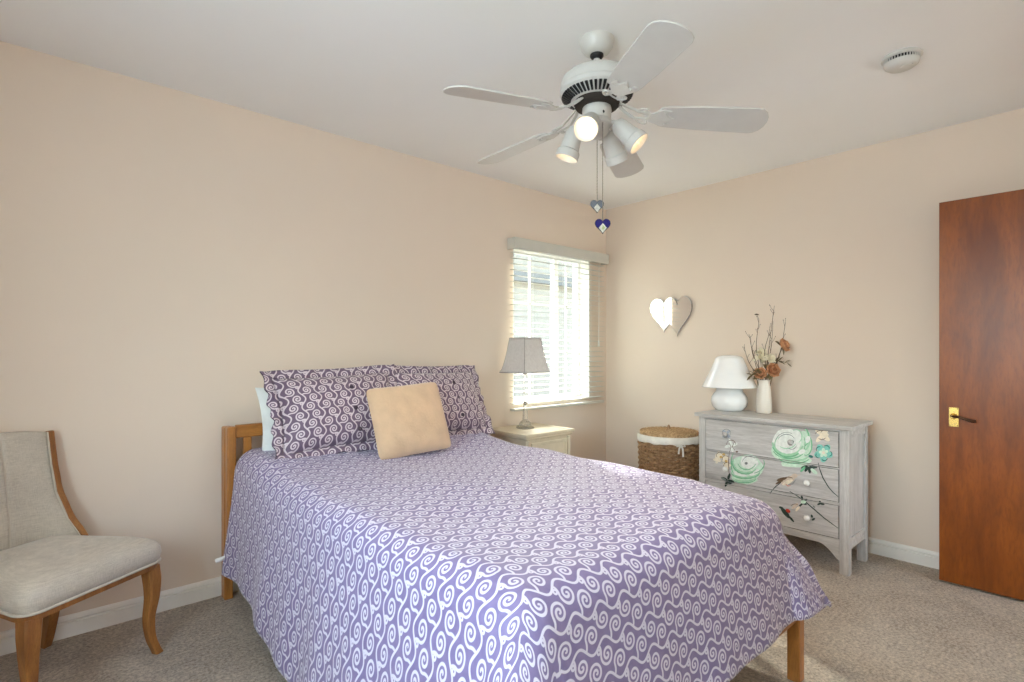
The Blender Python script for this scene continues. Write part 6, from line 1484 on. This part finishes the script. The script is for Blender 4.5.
# ------------------------------------------------------------------ upholstered chair
CH = thing('accent_chair', 'grey linen upholstered chair with curved wooden legs, by the left wall', 'chair', (0.056, 2.626, 0), math.radians(33.5))
WF, WB_, YF, YBk = 0.256, 0.185, -0.255, 0.215     # seat half widths, front and back edges (chair's own axes)
def seat_outline(inset=0.0, n=10):
    P_ = []
    cor = [(WF - inset, YF + inset, 0.060), (WB_ - inset, YBk - inset, 0.05), (-WB_ + inset, YBk - inset, 0.05), (-WF + inset, YF + inset, 0.060)]
    for i, (x, y, r) in enumerate(cor):
        a = Vector(cor[i - 1][:2]); b2 = Vector(cor[(i + 1) % 4][:2]); c2 = Vector((x, y))
        da = (a - c2).normalized(); db = (b2 - c2).normalized()
        p0 = c2 + da * r; p1 = c2 + db * r
        for k in range(n + 1):
            t_ = k / n; P_.append(p0 * (1 - t_) ** 2 + c2 * 2 * t_ * (1 - t_) + p1 * t_ ** 2)
    # bow the front edge slightly
    return [(p.x, p.y - (0.022 * (1 - (p.x / WF) ** 2) if p.y < YF + 0.06 else 0)) for p in P_]
st = MB(); rings = []
for ins, z in ((0.012, 0.368), (0.0, 0.374), (-0.007, 0.402), (-0.004, 0.428), (0.008, 0.446), (0.028, 0.460), (0.06, 0.472), (0.10, 0.480), (0.135, 0.483)):
    rings.append([(x, y, z) for x, y in seat_outline(ins)])
st.loft(rings); seat = st.build('seat', M_LINEN, CH, local=True, smooth=50)
pp = MB(); o1 = seat_outline(-0.003); pp.tube([(x, y, 0.372) for x, y in o1 + o1[:1]], 0.0048, 6); pp.build('seat_piping', M_PIPING, seat, local=True, smooth=60)
fr_ = MB(); fr_.loft([[(x, y, z) for x, y in seat_outline(ins)] for ins, z in ((0.02, 0.342), (0.004, 0.347), (0.002, 0.367))]); fr_.build('seat_frame', M_CHAIRWOOD, CH, local=True, smooth=30)
# front legs: cabriole, flaring outwards at the foot
for s_ in (-1, 1):
    k = MB(); x0, y0 = s_ * (WF - 0.042), YF + 0.030
    path = [(x0, y0, 0.352, 0.027), (x0 + s_ * 0.005, y0 - 0.005, 0.295, 0.0255), (x0 + s_ * 0.005, y0 - 0.005, 0.225, 0.0215), (x0 - s_ * 0.002, y0 + 0.002, 0.145, 0.0175), (x0 + s_ * 0.002, y0 - 0.002, 0.070, 0.015), (x0 + s_ * 0.014, y0 - 0.014, 0.018, 0.0145), (x0 + s_ * 0.020, y0 - 0.018, 0.0, 0.0155)]
    C2 = catmull([p[:3] for p in path], 5); RR = [interp([(i, p[3]) for i, p in enumerate(path)], j / 5) for j in range(len(C2))]
    rings = []
    for pnt, r in zip(C2, RR):
        rings.append([(pnt.x + r * cx_, pnt.y + r * cy_, max(0.0, pnt.z)) for cx_, cy_ in ((-1, -.75), (-.75, -1), (.75, -1), (1, -.75), (1, .75), (.75, 1), (-.75, 1), (-1, .75))])
    k.loft(rings); k.build('front_leg', M_CHAIRWOOD, CH, local=True, smooth=40)
for s_ in (-1, 1):
    k = MB(); C2 = catmull([(s_ * 0.145, 0.175, 0.352), (s_ * 0.147, 0.188, 0.20), (s_ * 0.150, 0.222, 0.06), (s_ * 0.151, 0.240, 0.0)], 5); n_ = len(C2)
    k.bar(C2, [lerp(0.042, 0.030, j / (n_ - 1)) for j in range(n_)], [lerp(0.05, 0.032, j / (n_ - 1)) for j in range(n_)], up=(0, 1, 0)); k.build('rear_leg', M_CHAIRWOOD, CH, local=True, bevel=0.004)
TW_ = [(0.0, 0.188), (0.10, 0.178), (0.20, 0.165), (0.32, 0.155), (0.46, 0.148), (0.70, 0.146), (1.0, 0.150)]
TFw = [(0.0, 0.108), (0.10, 0.090), (0.20, 0.066), (0.32, 0.055), (0.46, 0.035), (0.70, 0.028), (1.0, 0.026)]
TYB = [(0.0, 0.195), (0.3, 0.205), (0.6, 0.222), (1.0, 0.255)]
def back_pt(s_, t_, th_=0.0):
    w_ = interp(TW_, t_); f_ = interp(TFw, t_); y = interp(TYB, t_) - f_ * abs(s_) ** 2.4
    z = 0.435 + 0.442 * t_ + 0.012 * t_ * (1 - s_ * s_)
    return Vector((s_ * w_, y + th_, z))
bk = MB(); NU, NV = 24, 28
def bulge(s_, t_):
    g = min(abs(s_), 1.0)
    seam = math.exp(-(s_ / 0.03) ** 2)
    edge = (1 - abs(s_) ** 6) * (1 - abs(2 * t_ - 1) ** 8)
    return -0.012 * edge + 0.010 * seam * edge
bk.grid(lambda a, b_: tuple(back_pt(2 * a - 1, b_, bulge(2 * a - 1, b_))), NU * 2, NV)
k0 = len(bk.f); bk.grid(lambda a, b_: tuple(back_pt(2 * a - 1, b_, 0.042)), NU * 2, NV)
for i in range(k0, len(bk.f)): bk.f[i] = tuple(reversed(bk.f[i]))
nn = (NU * 2 + 1) * (NV + 1)
def rim(idx):
    for a, b_ in zip(idx, idx[1:]): bk.f.append((a, b_, b_ + nn, a + nn)); bk.m.append(0)
rim([j for j in range(NV + 1)]); rim([NU * 2 * (NV + 1) + j for j in reversed(range(NV + 1))]); rim([i * (NV + 1) + NV for i in range(NU * 2 + 1)]); rim([i * (NV + 1) for i in reversed(range(NU * 2 + 1))])
back = bk.build('backrest', M_LINEN, CH, local=True, smooth=60)
k = MB(); k.tube([back_pt(0.0, j / 30, bulge(0, j / 30) - 0.001) for j in range(1, 30)], 0.0028, 6); k.build('back_seam', M_PIPING, back, local=True)
for s_ in (-1, 1):
    k = MB(); pts = catmull([back_pt(s_ * 1.0, j / 12, 0.016) + Vector((s_ * 0.011, 0, 0)) for j in range(13)], 3)
    k.bar(pts, 0.024, 0.056, up=(0, 1, 0)); k.build('back_post', M_CHAIRWOOD, CH, local=True, bevel=0.005)
    k = MB(); k.tube([back_pt(s_ * 0.985, j / 24, -0.008) for j in range(25)], 0.0040, 6); k.build('back_piping', M_PIPING, back, local=True, smooth=60)
